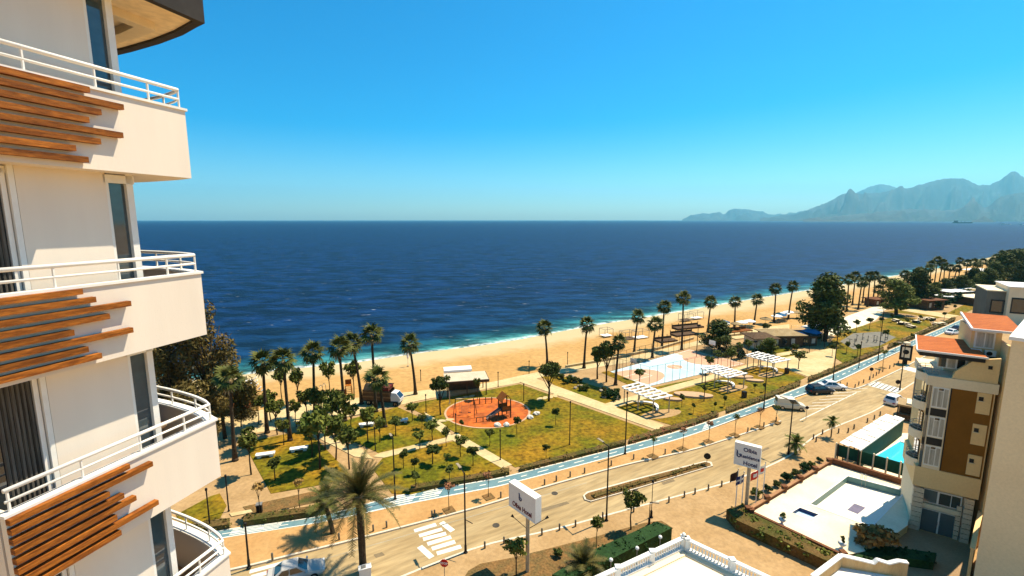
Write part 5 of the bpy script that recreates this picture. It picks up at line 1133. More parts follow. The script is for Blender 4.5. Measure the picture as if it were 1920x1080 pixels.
# ================================================================== STREET AND PARK FURNITURE
ROAD_N = Vector((-.5, .866, 0))
def street_lamp(px, py, top, label, arm=1.3, adir=ROAD_N, z=Z_PAV, group=None, r=.085, bracket=False):
    g = G(px, py, z); h = ZH(g[0], g[1], top) - z; t = thing('street_lamp', label, 'street lamp', (g[0], g[1], z), 0, group)
    MB().lathe([(.2, 0), (.2, .05), (.12, .12), (.11, .7), (r, .8), (r * .75, h)], 10).obj('pole', black_metal, t)
    if arm:
        a = adir.normalized() * arm; MB().bar((0, 0, h - .05), (a.x, a.y, h + .02), .07, .07).obj('arm', black_metal, t)
        b = adir.normalized() * (arm + .35); MB().bar((a.x * .6, a.y * .6, h + .05), (b.x, b.y, h + .07), .24, .07).obj('lamp_head', M('lamp_head_paint', (.3, .24, .16), (.25, .2, .13), 2, .6), t)
    else:
        MB().lathe([(.1, h - .02), (.13, h + .03), (.11, h + .22), (.02, h + .28)], 10).obj('lamp_head', black_metal, t)
    if bracket:
        MB().bar((0, 0, h * .42), (.7, -.35, h * .40), .05).obj('bracket', black_metal, t)
    return t
street_lamp(873, 1036, 886, 'tall black street lamp standing by the near end of the zebra crossing', bracket=True)
street_lamp(1137, 976, 836, 'tall black street lamp at the kerb beside the round green tree', bracket=True)
street_lamp(1478, 851, 752, 'tall black street lamp rising from the short drooping palm', bracket=True)
street_lamp(1172, 851, 738, 'tall plain black column on the cycle lane below the first pergola', 0, z=Z_PAV)
street_lamp(741, 936, 822, 'black lamp column beside the fronds of the big date palm', .8)
street_lamp(1432, 766, 672, 'black lamp column behind the parked van by the cycle lane', 0)
street_lamp(1562, 712, 615, 'black lamp column beside the white parked car', 0)
street_lamp(1646, 676, 580, 'black lamp column at the exercise lawn hedge', .8)
street_lamp(467, 1064, 985, 'black pole on the far pavement close to the silver car', 0)
street_lamp(1687, 731, 645, 'pale lamp column beside the far zebra crossing', .8)
street_lamp(1217, 985, 941, 'short lamp post with bent head on the forecourt above the hedge', .5, Vector((.8, -.3, 0)), r=.05)
street_lamp(1221, 985 + 60 - 75, 905, 'thin grey lamp post on the forecourt edge', 0, r=.04)
for px, py, tp, l in ((1068, 834, 752, 'slim lighting column alone on the open lawn by the playground'), (938, 862, 805, 'slim lighting column beside the concrete path end'), (799, 774, 739, 'slim lighting column with small cap on the lawn by the old truck'), (843, 757, 729, 'lighting column with pale capsule beside the playground rim'), (982, 752, 719, 'slim lighting column on the lawn corner by the promenade'), (789, 714, 693, 'short post at the sand edge by the lone promenade palm'), (934, 725, 697, 'short post between promenade and sand beside the shelter'), (1064, 686, 660, 'dark post at the promenade edge by the rock garden'), (992, 700, 676, 'thin post on the sand side of the promenade corner'), (704, 845, 800, 'slim post in the lawn beside the leaning palm'), (394, 990, 915, 'dark post at the lawn under the tower'), (429, 958, 890, 'thin black post on the paving near the litter bin'), (855, 812, 775, 'slim column at the grove edge in front of the playground'), (1320, 752, 700, 'slim column on the pergola lawn'), (1412, 690, 640, 'floodlight mast at the near corner of the ball court'), (1517, 662, 628, 'dark post on the square lawn'), (1545, 655, 625, 'dark post at the hedge corner by the beach bar'), (1610, 690, 640, 'slim column on the far lawn hedge'), (1300 + 6, 668, 610, 'tall floodlight mast at the far corner of the ball court')):
    g = G(px, py, .18); h = ZH(g[0], g[1], tp) - .18; t = thing('light_column', l, 'light column', (g[0], g[1], .18))
    MB().lathe([(.12, 0), (.12, .05), (.07, .1), (.06, h - .25)], 8).obj('column', black_metal if px != 843 else tan_metal, t); MB().lathe([(.08, h - .3), (.11, h - .25), (.11, h - .05), (.06, h)], 8).obj('light_cap', black_metal, t)
    if 'floodlight' in l: MB().box((.1, 0, h), (.7, .2, .4)).obj('floodlight', black_metal, t)
# bollards
bol_me = MB().lathe([(.09, 0), (.09, .5), (.075, .52), (.075, .56), (.095, .58), (.09, .66), (.03, .72)], 10).mesh('bollard', True); bol_me.materials.append(M('bollard_grey', (.16, .14, .10), (.12, .1, .075), 2, .6))
def bollards(pts, label, group, s=1.0):
    for px, py in pts:
        g = G(px, py, Z_PAV); mobj('bollard', bol_me, None, None, (g[0], g[1], Z_PAV), scale=s, label=label, cat='bollard', group=group)
bollards([(909, 1028), (945, 1019), (1016, 1003), (1049, 994), (1079, 987), (1130, 972), (1188, 960), (1254, 942), (1283, 932), (1303, 926), (1328, 919), (1353, 912)], 'small grey bollard along the kerb of the hotel forecourt', 'bollards on the near kerb')
bollards([(511, 1050), (636, 1012), (700, 996), (725, 989), (810, 969), (815, 968), (939, 933), (1021, 909), (1043, 902), (1069, 894), (1096, 887), (1146, 873), (1188, 861), (1247, 851), (1402, 810), (1432, 800), (1455, 790)], 'small bollard along the kerb between far pavement and road', 'bollards on the far kerb')
bollards([(1575, 722), (1588, 724), (1603, 727), (1610, 722), (1619, 718), (1630, 712), (1637, 708), (1643, 704), (1648, 700), (1655, 697), (1668, 691), (1676, 687), (1684, 683)], 'small bollard edging the orange paved corner by the lay-by', 'bollards of the paved corner')
bollards([(1572, 812), (1590, 811), (1601, 804), (1626, 792), (1639, 786), (1650, 779), (1525, 823), (1530, 828), (1542, 814)], 'small bollard on the pavement beside the white awning', 'bollards by the awning')
# litter bins, small signs
def round_sign(px, py, top, label, facem, backm=grey_metal, r=.32, words=None, z=Z_PAV, face=(-.3, -1)):
    g = G(px, py, z); h = ZH(g[0], g[1], top) - z; t = thing('road_sign', label, 'sign', (g[0], g[1], z), math.atan2(face[1], face[0]) + math.pi / 2)
    MB().lathe([(.06, 0), (.035, .05), (.035, h + r)], 8).obj('pole', grey_metal, t)
    d = MB().lathe([(r, 0), (r, .03), (.0, .03)], 8 if words else 18).obj('disc', facem, t, rot=(math.pi / 2, math.pi / 8 if words else 0, 0), loc=(0, -.04, h))
    if words: text_obj(words, r * .72, white_paint, t, (0, -.085, h - r * .25), (math.pi / 2, 0, 0), .004, 'CENTER')
    return t
sign_red = M('sign_red', (.45, .02, .015), (.40, .02, .015), 2, .5); sign_blue = M('sign_blue', (.02, .07, .25), None, 2, .5)
round_sign(834, 1100, 1055, 'red octagonal stop sign on a thin pole by the zebra crossing', sign_red, r=.36, words='STOP', face=(-.15, -1))
round_sign(1631, 718, 692, 'dark round sign on a post at the paved corner by the lay-by', black_metal)
round_sign(1511, 786, 764, 'small dark sign post at the parking lay-by', black_metal, r=.25)
round_sign(1325, 872, 855, 'round dark keep-side sign at the head of the median island', black_metal, r=.4, z=.15)
round_sign(1683, 722, 716, 'dark sign on the hotel side of the far zebra crossing', black_metal, r=.4)
g = G(487, 962, Z_PAV); b = thing('litter_bin', 'black square litter bin on the pale pad behind the cycle lane', 'litter bin', (g[0], g[1], Z_PAV), .3)
MB().box((0, 0, .5), (.5, .5, .95)).obj('bin', black_metal, b); MB().box((0, 0, 1.02), (.58, .58, .08)).obj('lid', grey_metal, b)
for px, py, l in ((1475, 700, 'dark litter bin on the paved square behind the pergolas'), (1395, 745, 'dark litter bin on the pergola lawn by the hedge')):
    g = G(px, py, .18); b = thing('litter_bin', l, 'litter bin', (g[0], g[1], .18), .3); MB().box((0, 0, .5), (.6, .6, .95)).obj('bin', wood_dark, b); MB().box((0, 0, 1.02), (.68, .68, .08)).obj('lid', black_metal, b)
# advertising totem with a disc
g = G(1696, 682, Z_PAV); t = thing('advert_totem', 'dark advertising totem with a white disc at the far pavement corner', 'advert board', (g[0], g[1], Z_PAV), -.7)
MB().box((0, 0, 2.4), (2.0, .5, 3.2)).obj('case', black_metal, t); MB().box((0, 0, .4), (.8, .4, .8)).obj('foot', black_metal, t); MB().box((0, -.26, 2.5), (1.3, .03, 2.2)).obj('panel', cream_light, t)
MB().lathe([(.5, 0), (.5, .03), (0, .03)], 18).obj('disc', black_metal, t, rot=(math.pi / 2, 0, 0), loc=(0, -.28, 2.6)); MB().lathe([(.45, 4.0), (.6, 4.1), (.6, 4.6), (.2, 4.75)], 12).obj('cap', cream_light, t)
# flagpoles by the residence sign
def flag(px, py, top, label, cols, kind):
    g = G(px, py, Z_PAV); h = ZH(g[0], g[1], top) - Z_PAV; t = thing('flagpole', label, 'flag', (g[0], g[1], Z_PAV), -2.6)
    MB().lathe([(.09, 0), (.06, .1), (.04, h)], 8).obj('pole', white_paint, t); MB().sphere((0, 0, h + .05), .07, 8, 5).obj('finial', grey_metal, t)
    def cloth(x0, x1, z0, z1, m, off=0.0, nm='cloth'):
        mb = MB(); n = 8
        for i in range(n + 1):
            x = x0 + (x1 - x0) * i / n; y = .12 * math.sin(x * 4.5) * min(1, x * 1.5); dz = -.38 * x * x * .5
            mb.v += [(x, y + off, h - .1 - z0 + dz), (x, y + off, h - .1 - z1 + dz)]
        mb.f = [(2 * i, 2 * i + 1, 2 * i + 3, 2 * i + 2) for i in range(n)]; return mb.obj(nm, m, t)
    c = cloth(.04, 1.15, 0, .9, cols[0])
    if kind == 'cross':
        for off in (-.012, .012): cloth(.04, 1.15, .36, .54, cols[1], off, 'cross_bar'); cloth(.5, .68, 0, .9, cols[1], off * 1.3, 'cross_bar')
    if kind == 'disc':
        for off in (-.012, .012): cloth(.35, .8, .25, .65, cols[1], off, 'emblem')
    return t
white_f, red_f, navy_f, dark_f = M('flag_white', (.75, .72, .66), None, 2, .8), M('flag_red', (.6, .05, .03), None, 2, .8), M('flag_navy', (.03, .04, .14), None, 2, .8), M('flag_dark', (.06, .03, .02), None, 2, .8)
flag(1379, 950, 880, 'flagpole with a dark flag beside the residence sign', (dark_f,), 'plain')
flag(1390, 953, 886, 'flagpole with a navy flag crossed by red and white', (navy_f, white_f), 'cross')
flag(1417, 944, 878, 'flagpole with a red flag bearing a white emblem', (red_f, white_f), 'disc')
flag(1430, 934, 868, 'flagpole with a white flag bearing a red emblem', (white_f, red_f), 'disc')

# ------------------------------------------------------------------ vehicles
tyre = M('tyre', (.012, .012, .012), None, 3, .8); rim_m = M('alloy', (.45, .44, .42), None, 3, .35, metal=.8); car_glass = glass_mat('car_glass', (.012, .014, .016), .04, .9)
lamp_w = M('headlight_glass', (.7, .7, .66), None, 3, .15); lamp_r = M('tail_light', (.3, .01, .01), None, 3, .2)
def car(name, label, cat, loc, rz, paint, L_=4.4, W_=1.76, Hh=1.45, van=False, suv=False):
    c = thing(name, label, cat, loc, rz); hw = W_ / 2
    belt = .92 if not (van or suv) else 1.05
    if van: st = [(-L_ / 2, .86, .45, 1.0), (-L_ / 2 + .08, .97, .28, belt), (L_ * .2, 1, .24, belt), (L_ * .36, .97, .25, .98), (L_ / 2 - .12, .9, .28, .80), (L_ / 2, .74, .38, .62)]
    else: st = [(-L_ / 2, .76, .48, .78), (-L_ / 2 + .12, .92, .30, belt - .03), (-L_ * .28, .99, .24, belt), (L_ * .08, 1, .22, belt - .02), (L_ * .30, .97, .24, belt - .12), (L_ / 2 - .16, .88, .27, .70), (L_ / 2, .70, .40, .56)]
    mb = MB(); K = 8
    for x, w, zl, zb in st:
        w *= hw; mb.v += [(x, -w * .86, zl), (x, -w, zl + .16), (x, -w, zb - .16), (x, -w * .90, zb), (x, w * .90, zb), (x, w, zb - .16), (x, w, zl + .16), (x, w * .86, zl)]
    for i in range(len(st) - 1):
        for k in range(K): a, b = i * K + k, i * K + (k + 1) % K; mb.f.append((a, a + K, b + K, b))
    mb.f += [tuple(range(K)), tuple(range((len(st) - 1) * K, len(st) * K))[::-1]]
    body = mb.obj('body', paint, c)
    bv = body.modifiers.new('soft', 'BEVEL'); bv.width = .05; bv.segments = 2; bv.limit_method = 'ANGLE'; bv.angle_limit = math.radians(28)
    # cabin
    if van: xb, xf, tb_, tf = -L_ / 2 + .04, L_ * .30, -L_ / 2 + .12, L_ * .10
    elif suv: xb, xf, tb_, tf = -L_ * .47, L_ * .20, -L_ * .40, L_ * .02
    else: xb, xf, tb_, tf = -L_ * .40, L_ * .22, -L_ * .22, L_ * .03
    wb, wt = hw * .90, hw * .72 if not van else hw * .84; zb = belt - .03
    q = [(xb, -wb, zb), (xf, -wb, zb), (xf, wb, zb), (xb, wb, zb), (tb_, -wt, Hh), (tf, -wt, Hh), (tf, wt, Hh), (tb_, wt, Hh)]
    cab = MB().add(q, [(4, 5, 6, 7), (0, 1, 5, 4), (1, 2, 6, 5), (2, 3, 7, 6), (3, 0, 4, 7)]).obj('cabin', paint, c)
    bv = cab.modifiers.new('soft', 'BEVEL'); bv.width = .06; bv.segments = 2; bv.limit_method = 'ANGLE'; bv.angle_limit = math.radians(28)
    V = [Vector(p) for p in q]
    def pane(name, idx, u0, u1, v0, v1, off=.014):
        a, b, d, e = [V[i] for i in idx]; n = (b - a).cross(e - a).normalized()
        def P(u, v): return (a * (1 - u) + b * u) * (1 - v) + (e * (1 - u) + d * u) * v + n * off
        MB().quad(P(u0, v0), P(u1, v0), P(u1, v1), P(u0, v1)).obj(name, car_glass, cab)
    pane('windscreen', (1, 2, 6, 5), .07, .93, .1, .92); pane('rear_window', (3, 0, 4, 7), .1, .9, .25, .9)
    for idx in ((0, 1, 5, 4), (2, 3, 7, 6)):
        fwd = idx[0] == 0
        spans = ((.10, .47), (.51, .90)) if not van else ((.60, .93),)
        for a, b in spans: pane('side_window', idx, a if fwd else 1 - b, b if fwd else 1 - a, .14, .88)
    for sx in (-1, 1):
        for sy in (-1, 1):
            x = L_ * .31 * sx; w_ = MB().lathe([(.20, 0), (.30, .0), (.315, .04), (.315, .16), (.30, .2), (.20, .2)], 16).obj('wheel', tyre, c, rot=(math.pi / 2, 0, 0), loc=(x, sy * (hw - .08) + .1, .315))
            MB().lathe([(.0, -.005), (.19, -.005), (.2, .02), (.2, .18), (.19, .205), (0, .205)], 12).obj('rim', rim_m, w_)
    for sy in (-1, 1):
        MB().box((L_ / 2 - .12, sy * hw * .62, .62), (.22, .36, .14)).obj('headlight', lamp_w, c); MB().box((-L_ / 2 + .05, sy * hw * .66, .74), (.12, .3, .16)).obj('tail_light', lamp_r, c)
        MB().box((xf - .15, sy * (hw + .08), belt + .04), (.14, .2, .13)).obj('door_mirror', paint, c)
    MB().box((L_ / 2 + .0, 0, .42), (.06, .52, .12)).obj('number_plate', white_paint, c)
    return c
def paintm(n, c): return M(n, c, tuple(x * .95 for x in c), 1, .32, 0, fine=.02, spec=.35)
silver, black_p, white_p, cream_p = paintm('silver_paint', (.42, .40, .36)), paintm('black_paint', (.012, .012, .013)), paintm('white_car_paint', (.72, .71, .68)), paintm('ivory_paint', (.66, .60, .45))
def road_dir(px, py, ln):
    P = np.array([G(*p) for p in ln]); g = np.array(G(px, py)); i = int(np.argmin(((P - g) ** 2).sum(1))); i = min(max(i, 1), len(P) - 2); d = P[i + 1] - P[i - 1]; return math.atan2(d[1], d[0])
def at_px(px, py, z=.01): g = G(px, py, z); return (g[0], g[1], z)
rd = road_dir(560, 1080, kerb_far)
car('parked_car', 'silver saloon car parked at the kerb below the tower', 'car', at_px(556, 1083), rd, silver, 4.5, 1.78, 1.45)
g = G(685, 1083, Z_PAV); t = thing('utility_cabinet', 'white utility cabinet with a grey lid at the foot of the big date palm', 'cabinet', (g[0], g[1], Z_PAV), rd)
MB().box((0, 0, .5), (.95, .5, .9)).obj('case', white_paint, t); MB().box((0, 0, .99), (1.05, .6, .08)).obj('lid', white_paint, t); MB().box((-.1, .0, 1.05), (.4, .35, .06)).obj('vent', grey_metal, t); MB().box((0, 0, .03), (1.1, .65, .06)).obj('plinth', prom, t)
car('delivery_van', 'cream small van parked at the head of the parking lay-by', 'van', at_px(1481, 766), math.radians(-14), cream_p, 4.3, 1.75, 1.85, van=True)
car('parked_car', 'black estate car parked in the lay-by beside the white car', 'car', at_px(1537, 737), math.radians(8), black_p, 4.6, 1.85, 1.6, suv=True)
car('parked_car', 'white car parked nose out in the lay-by behind the black one', 'car', at_px(1560, 729), math.radians(-8), white_p, 4.4, 1.8, 1.5)
car('parked_car', 'white sport utility car stopped beside the street cafe', 'car', at_px(1677, 757), math.radians(32), white_p, 4.6, 1.85, 1.7, suv=True)
car('parked_car', 'dark car parked at the far end of the road behind the hotel roof', 'car', at_px(1797, 620), math.radians(20), black_p, 4.6, 1.85, 1.5)
car('parked_car', 'white car parked in front of the dark ones past the hotel roof', 'car', at_px(1786, 627), math.radians(20), white_p, 4.4, 1.8, 1.5)
car('parked_car', 'dark estate car at the road bend beyond the hotel roof', 'car', at_px(1816, 613), math.radians(20), black_p, 4.6, 1.85, 1.6, suv=True)
# old timber-bodied lorry on the promenade
g = G(722, 757, .1); lorry = thing('old_lorry', 'old lorry with a timber-boarded body and dark red stall front on the promenade', 'lorry', (g[0], g[1], .1), math.radians(-9))
MB().box((-.5, 0, .75), (6.2, 1.9, .22)).obj('chassis', black_metal, lorry)
bdm = [wood_dark, M('brown_board', (.13, .065, .028), (.09, .045, .02), 3, .8), M('tan_board', (.24, .15, .07), (.18, .105, .05), 3, .8)]
for sy in (-1, 1):
    for k in range(7): MB().box((-1.0, sy * 1.02, 1.0 + k * .24), (4.6, .07, .21)).obj('body_board', bdm[(k + (sy > 0)) % 3], lorry)
for k in range(7): MB().box((-3.33, 0, 1.0 + k * .24), (.07, 2.05, .21)).obj('tail_board', bdm[k % 3], lorry)
MB().box((-1.0, 0, .9), (4.6, 2.0, .08)).obj('body_floor', wood_dark, lorry)
can = MB(); 
for i in range(2):
    x = -3.2 + 1.9 * i; pts = [(x, -1.0 + 2.0 * k / 8, 2.6 + .75 * math.sin(math.pi * k / 8)) for k in range(9)]; can.v += pts
can.f = [(k, k + 1, k + 10, k + 9) for k in range(8)]; can.obj('tarpaulin', M('dark_tarpaulin', (.05, .04, .03), (.035, .03, .02), 2, .8), lorry)
MB().box((.15, 0, 2.85), (1.9, 2.0, .5)).box((.15, 0, 3.15), (2.1, 2.2, .12)).obj('stall_front', M('dark_red_paint', (.16, .025, .018), (.12, .02, .015), 2, .6), lorry)
cabl = MB().add([(1.4, -.9, .7), (2.9, -.85, .7), (2.9, .85, .7), (1.4, .9, .7), (1.4, -.9, 1.5), (3.0, -.8, 1.35), (3.0, .8, 1.35), (1.4, .9, 1.5), (1.45, -.8, 2.25), (2.25, -.75, 2.2), (2.25, .75, 2.2), (1.45, .8, 2.25)],
               [(0, 1, 5, 4), (1, 2, 6, 5), (2, 3, 7, 6), (3, 0, 4, 7), (4, 5, 9, 8), (5, 6, 10, 9), (6, 7, 11, 10), (7, 4, 8, 11), (8, 9, 10, 11), (0, 3, 2, 1)]).obj('cab', white_p, lorry)
MB().quad((2.98, -.7, 1.42), (2.98, .7, 1.42), (2.33, .66, 2.14), (2.33, -.66, 2.14)).obj('windscreen', car_glass, cabl)
for x in (-2.4, -1.5, 2.2):
    for sy in (-1, 1):
        w_ = MB().lathe([(.26, 0), (.42, .0), (.44, .05), (.44, .2), (.42, .25), (.26, .25)], 16).obj('wheel', tyre, lorry, rot=(math.pi / 2, 0, 0), loc=(x, sy * .88 + .12, .44)); MB().lathe([(0, 0), (.25, 0), (.26, .03), (.26, .22), (.25, .25), (0, .25)], 12).obj('rim', rim_m, w_)
# ------------------------------------------------------------------ playground
pc = G(914, 772, .2); ring = [(pc[0] + 6.3 * 1.02 * math.cos(a), pc[1] + 5.6 * math.sin(a)) for a in np.linspace(0, 2 * math.pi, 49)[:-1]]
pg = struct('playground_surface', MB().prism(ring, 0, .21), orange_rubber)
rout = [(pc[0] + (p[0] - pc[0]) * 1.05, pc[1] + (p[1] - pc[1]) * 1.05) for p in ring]
MB().add([(*p, .225) for p in ring] + [(*p, .225) for p in rout], [(i, (i + 1) % 48, (i + 1) % 48 + 48, i + 48) for i in range(48)]).obj('rim', M('peach_concrete', (.5, .32, .18), (.44, .28, .16), 1, .9), pg)
g = G(946, 781, .21); pt_ = thing('play_tower', 'wooden play tower with a pointed gable roof and slide on the orange surface', 'play tower', (g[0], g[1], .21), math.radians(25))
for sx in (-.7, .7):
    for sy in (-.7, .7): MB().box((sx, sy, 1.45), (.14, .14, 2.9)).obj('post', wood_dark, pt_)
MB().box((0, 0, 1.2), (1.6, 1.6, .1)).obj('platform', wood_dark, pt_)
for sx in (-1, 1): MB().add([(sx * .95, -.95, 2.75), (sx * .95, .95, 2.75), (0, .95, 3.7), (0, -.95, 3.7), (sx * .95, -.95, 2.83), (sx * .95, .95, 2.83), (0, .95, 3.8), (0, -.95, 3.8)], [(0, 1, 2, 3), (7, 6, 5, 4), (0, 4, 5, 1), (1, 5, 6, 2), (2, 6, 7, 3), (3, 7, 4, 0)]).obj('roof_slope', wood, pt_)
for sy in (-.7, .7): MB().box((0, sy, 1.6), (1.4, .05, .6)).obj('side_panel', wood, pt_)
MB().add([(-.75, -.3, 1.25), (-.75, .3, 1.25), (-2.9, .3, .2), (-2.9, -.3, .2), (-.75, -.3, 1.15), (-.75, .3, 1.15), (-2.9, .3, .1), (-2.9, -.3, .1)], [(0, 1, 2, 3), (7, 6, 5, 4), (0, 3, 7, 4), (1, 5, 6, 2), (2, 6, 7, 3)]).bar((-.75, -.33, 1.4), (-2.9, -.33, .32), .05, .25).bar((-.75, .33, 1.4), (-2.9, .33, .32), .05, .25).obj('slide', grey_metal, pt_)
for k in range(5): MB().bar((.78, -.35 + .0, .2 + k * .22), (.78, .35, .2 + k * .22), .05).obj('ladder_rung', wood_dark, pt_)
g = G(872, 779, .21); sw = thing('swing_frame', 'metal A-frame swing set at the rim of the orange playground', 'swing', (g[0], g[1], .21), math.radians(-8))
MB().tube([(-1.5, 0, 2.5), (1.5, 0, 2.5)], .06, 8).obj('top_bar', black_metal, sw)
for sx in (-1.5, 1.5):
    for sy in (-.9, .9): MB().tube([(sx * 1.1, sy, 0), (sx, 0, 2.5)], .05, 8).obj('leg', black_metal, sw)
for sx in (-.7, .7):
    st_ = MB().box((sx, 0, .5), (.45, .2, .05)).obj('swing_seat', black_metal, sw)
    for q in (-.2, .2): MB().tube([(sx + q, 0, .5), (sx + q * .8, 0, 2.48)], .012, 5).obj('chain', grey_metal, st_)
for px, py, l in ((905, 757, 'short wooden climbing posts row on the far side of the orange playground'), (912, 790, 'wooden seesaw beam on stands near the white boulders of the playground')):
    g = G(px, py, .21); t = thing('climbing_frame', l, 'play frame', (g[0], g[1], .21), .2)
    for k in range(4): MB().tube([(-1.5 + k, 0, 0), (-1.5 + k, 0, 1.1 if py < 770 else .7)], .07, 8).obj('post', wood_dark, t)
    MB().tube([(-1.7, 0, .7), (1.7, 0, .8 if py > 770 else .7)], .06, 8).obj('beam', wood_dark, t)
# stepping slabs
for i, (px, py) in enumerate([(829, 789), (843, 787), (862, 747), (872, 745), (884, 743), (1012, 748), (1022, 746), (1033, 744), (1041, 742), (1050, 741)]):
    g = G(px, py, .19); tag(MB().prism([(.62 * math.cos(a) * 1.2, .42 * math.sin(a)) for a in np.linspace(0, 6.28, 9)[:-1]], 0, .05).obj('stepping_slab', prom, None, (g[0], g[1], .18), .2 * i), 'pale stepping slab set in the grass near the playground', 'paving slab', 'stepping slabs in the lawn')
# white stone benches
def bench(px, py, label, rz=.2, L_=2.2):
    g = G(px, py, .18); t = thing('stone_bench', label, 'bench', (g[0], g[1], .18), rz)
    MB().prism([(-L_ / 2, -.35), (-L_ / 2 + .3, -.5), (L_ / 2 - .3, -.5), (L_ / 2, -.35), (L_ / 2, .3), (-L_ / 2, .3)], .32, .5).obj('seat', white_paint, t)
    for sx in (-1, 1): MB().box((sx * L_ * .32, -.05, .16), (.4, .5, .32)).obj('leg', white_paint, t)
for px, py, l in ((498, 856, 'white stone bench beside the leafy tree with the ragged shadow'), (561, 845, 'white stone bench on the ball tree lawn beside the path'), (688, 799, 'white stone bench under a tree on the lawn behind the grove'), (751, 792, 'white stone bench among the ball trees near the leaning palm')): bench(px, py, l, .3)
# ------------------------------------------------------------------ ball court
CA, CB, CC, CD = [Vector(G(x, y, .15)) for x, y in ((1136, 699), (1217, 724), (1398, 682), (1292, 655))]
def cq(u, v): return (CA * (1 - u) + CD * u) * (1 - v) + (CB * (1 - u) + CC * u) * v
court = struct('ball_court', MB().prism([tuple(cq(0, 0)), tuple(cq(0, 1)), tuple(cq(1, 1)), tuple(cq(1, 0))], 0, .15), M('court_blue', (.40, .56, .60), (.46, .61, .64), .3, .7, 0, fine=.04))
peach = M('court_peach', (.60, .34, .20), (.55, .31, .19), .4, .7, 0, fine=.05)
def court_patch(name, pts, z, mat): fill([tuple(cq(u, v)) for u, v in pts], [], z).obj(name, mat, court)
court_patch('end_zone', [(0.02, .06)] + [(0.02 + .30 * math.sin(a), .5 - .42 * math.cos(a)) for a in np.linspace(0, math.pi, 15)] + [(0.02, .94)], .155, peach)
court_patch('end_zone', [(.98, .06)] + [(.98 - .30 * math.sin(a), .5 - .42 * math.cos(a)) for a in np.linspace(0, math.pi, 15)] + [(.98, .94)], .155, peach)
court_patch('centre_circle', [(.5 + .06 * math.cos(a), .5 + .12 * math.sin(a)) for a in np.linspace(0, 6.28, 21)[:-1]], .155, peach)
court_patch('end_zone', [(.80, .0), (1.0, .0), (1.0, 1.0), (.80, 1.0)], .152, peach)
def court_line(a, b, w=.1):
    p, q = cq(*a), cq(*b); d = (q - p).normalized(); n = Vector((-d.y, d.x)) * w / 2; MB().quad((*(p - n), .16), (*(q - n), .16), (*(q + n), .16), (*(p + n), .16)).obj('court_line', white_line, court)
for a, b in (((.01, .03), (.99, .03)), ((.01, .97), (.99, .97)), ((.01, .03), (.01, .97)), ((.99, .03), (.99, .97)), ((.5, .03), (.5, .97)), ((.01, .38), (.2, .38)), ((.01, .62), (.2, .62)), ((.2, .38), (.2, .62))): court_line(a, b, .14)
cf_ = thing('court_fence', 'tall thin-posted wire fence around the blue ball court', 'fence', (CA.x, CA.y, .15)); netm = net_mat('wire_net', (.08, .07, .06), .07)
ring_ = [(0, 0), (0, 1), (1, 1), (1, 0)]
for k in range(4):
    a, b = cq(*ring_[k]) - CA, cq(*ring_[(k + 1) % 4]) - CA; n = max(3, int((b - a).length / 1.9))
    for i in range(n): p = a + (b - a) * (i / n); MB().tube([(p.x, p.y, 0), (p.x, p.y, 3.6)], .035, 6).obj('post', black_metal, cf_)
    MB().tube([(a.x, a.y, 3.6), (b.x, b.y, 3.6)], .025, 6).obj('top_rail', black_metal, cf_); MB().quad((a.x, a.y, 0), (b.x, b.y, 0), (b.x, b.y, 3.6), (a.x, a.y, 3.6)).obj('wire_net', netm, cf_)
for u, l in ((.03, 'basketball hoop on a dark stand at the near end of the ball court'), (.97, 'basketball hoop on a dark stand at the palm end of the ball court')):
    p = cq(u, .5); d = (cq(.5, .5) - p).normalized(); t = thing('basketball_hoop', l, 'hoop', (p.x, p.y, .15), math.atan2(d.y, d.x))
    MB().tube([(0, 0, 0), (0, 0, 2.6), (.7, 0, 3.2)], .06, 8).obj('stand', black_metal, t); MB().box((.8, 0, 3.3), (.05, 1.5, .95)).obj('backboard', white_paint, t); MB().tube([(1.05 + .22 * math.cos(a), .22 * math.sin(a), 3.0) for a in np.linspace(0, 6.28, 13)], .015, 5).obj('rim', sign_red, t)
# ------------------------------------------------------------------ pergolas with curved benches
def pergola(cs_, label, hgt, bl):
    C4 = [Vector(G(x, y, hgt)) for x, y in cs_]; o = C4[0]; t = thing('pergola', label, 'pergola', (o.x, o.y, .18))
    def q(u, v): p = (C4[0] * (1 - u) + C4[3] * u) * (1 - v) + (C4[1] * (1 - u) + C4[2] * u) * v - o; return p
    z = hgt - .18
    for v in (0, .5, 1): a, b = q(0, v), q(1, v); MB().bar((a.x, a.y, z), (b.x, b.y, z), .42, .14).obj('beam', white_paint, t)
    for k in range(7): a, b = q(k / 6, -.03), q(k / 6, 1.03); MB().bar((a.x, a.y, z + .15), (b.x, b.y, z + .15), .42, .1).obj('slat', white_paint, t)
    for u in (.04, .5, .96):
        for v in (.03, .97): p = q(u, v); MB().box((p.x, p.y, (z - .07) / 2), (.14, .14, z - .07)).obj('post', tan_metal, t)
    c = q(.5, .9); d = (q(1, .5) - q(0, .5)); ang = math.atan2(d.y, d.x); W_ = d.length
    be = thing('curved_bench', bl, 'bench', (o.x + c.x, o.y + c.y, .18), ang)
    arc = lambda r: [(W_ * .62 * (k / 10 - .5) * 1.0, -1.0 - r + 1.6 * (1 - (k / 5 - 1) ** 2)) for k in range(11)]
    MB().prism(arc(0) + arc(.6)[::-1], .3, .46).obj('seat', white_paint, be)
    for k in (1, 5, 9): p = arc(.3)[k]; MB().box((p[0], p[1], .15), (.35, .4, .3)).obj('leg', prom, be)
    return t
pergola([(1168, 727), (1199, 719), (1259, 743), (1227, 750)], 'white lattice pergola beside the ball court corner and path', 2.9, 'white curved bench under the pergola at the path junction')
pergola([(1315, 691), (1347, 686), (1399, 701), (1367, 709)], 'white lattice pergola in the middle of the lawn below the court', 2.9, 'white curved bench under the middle pergola')
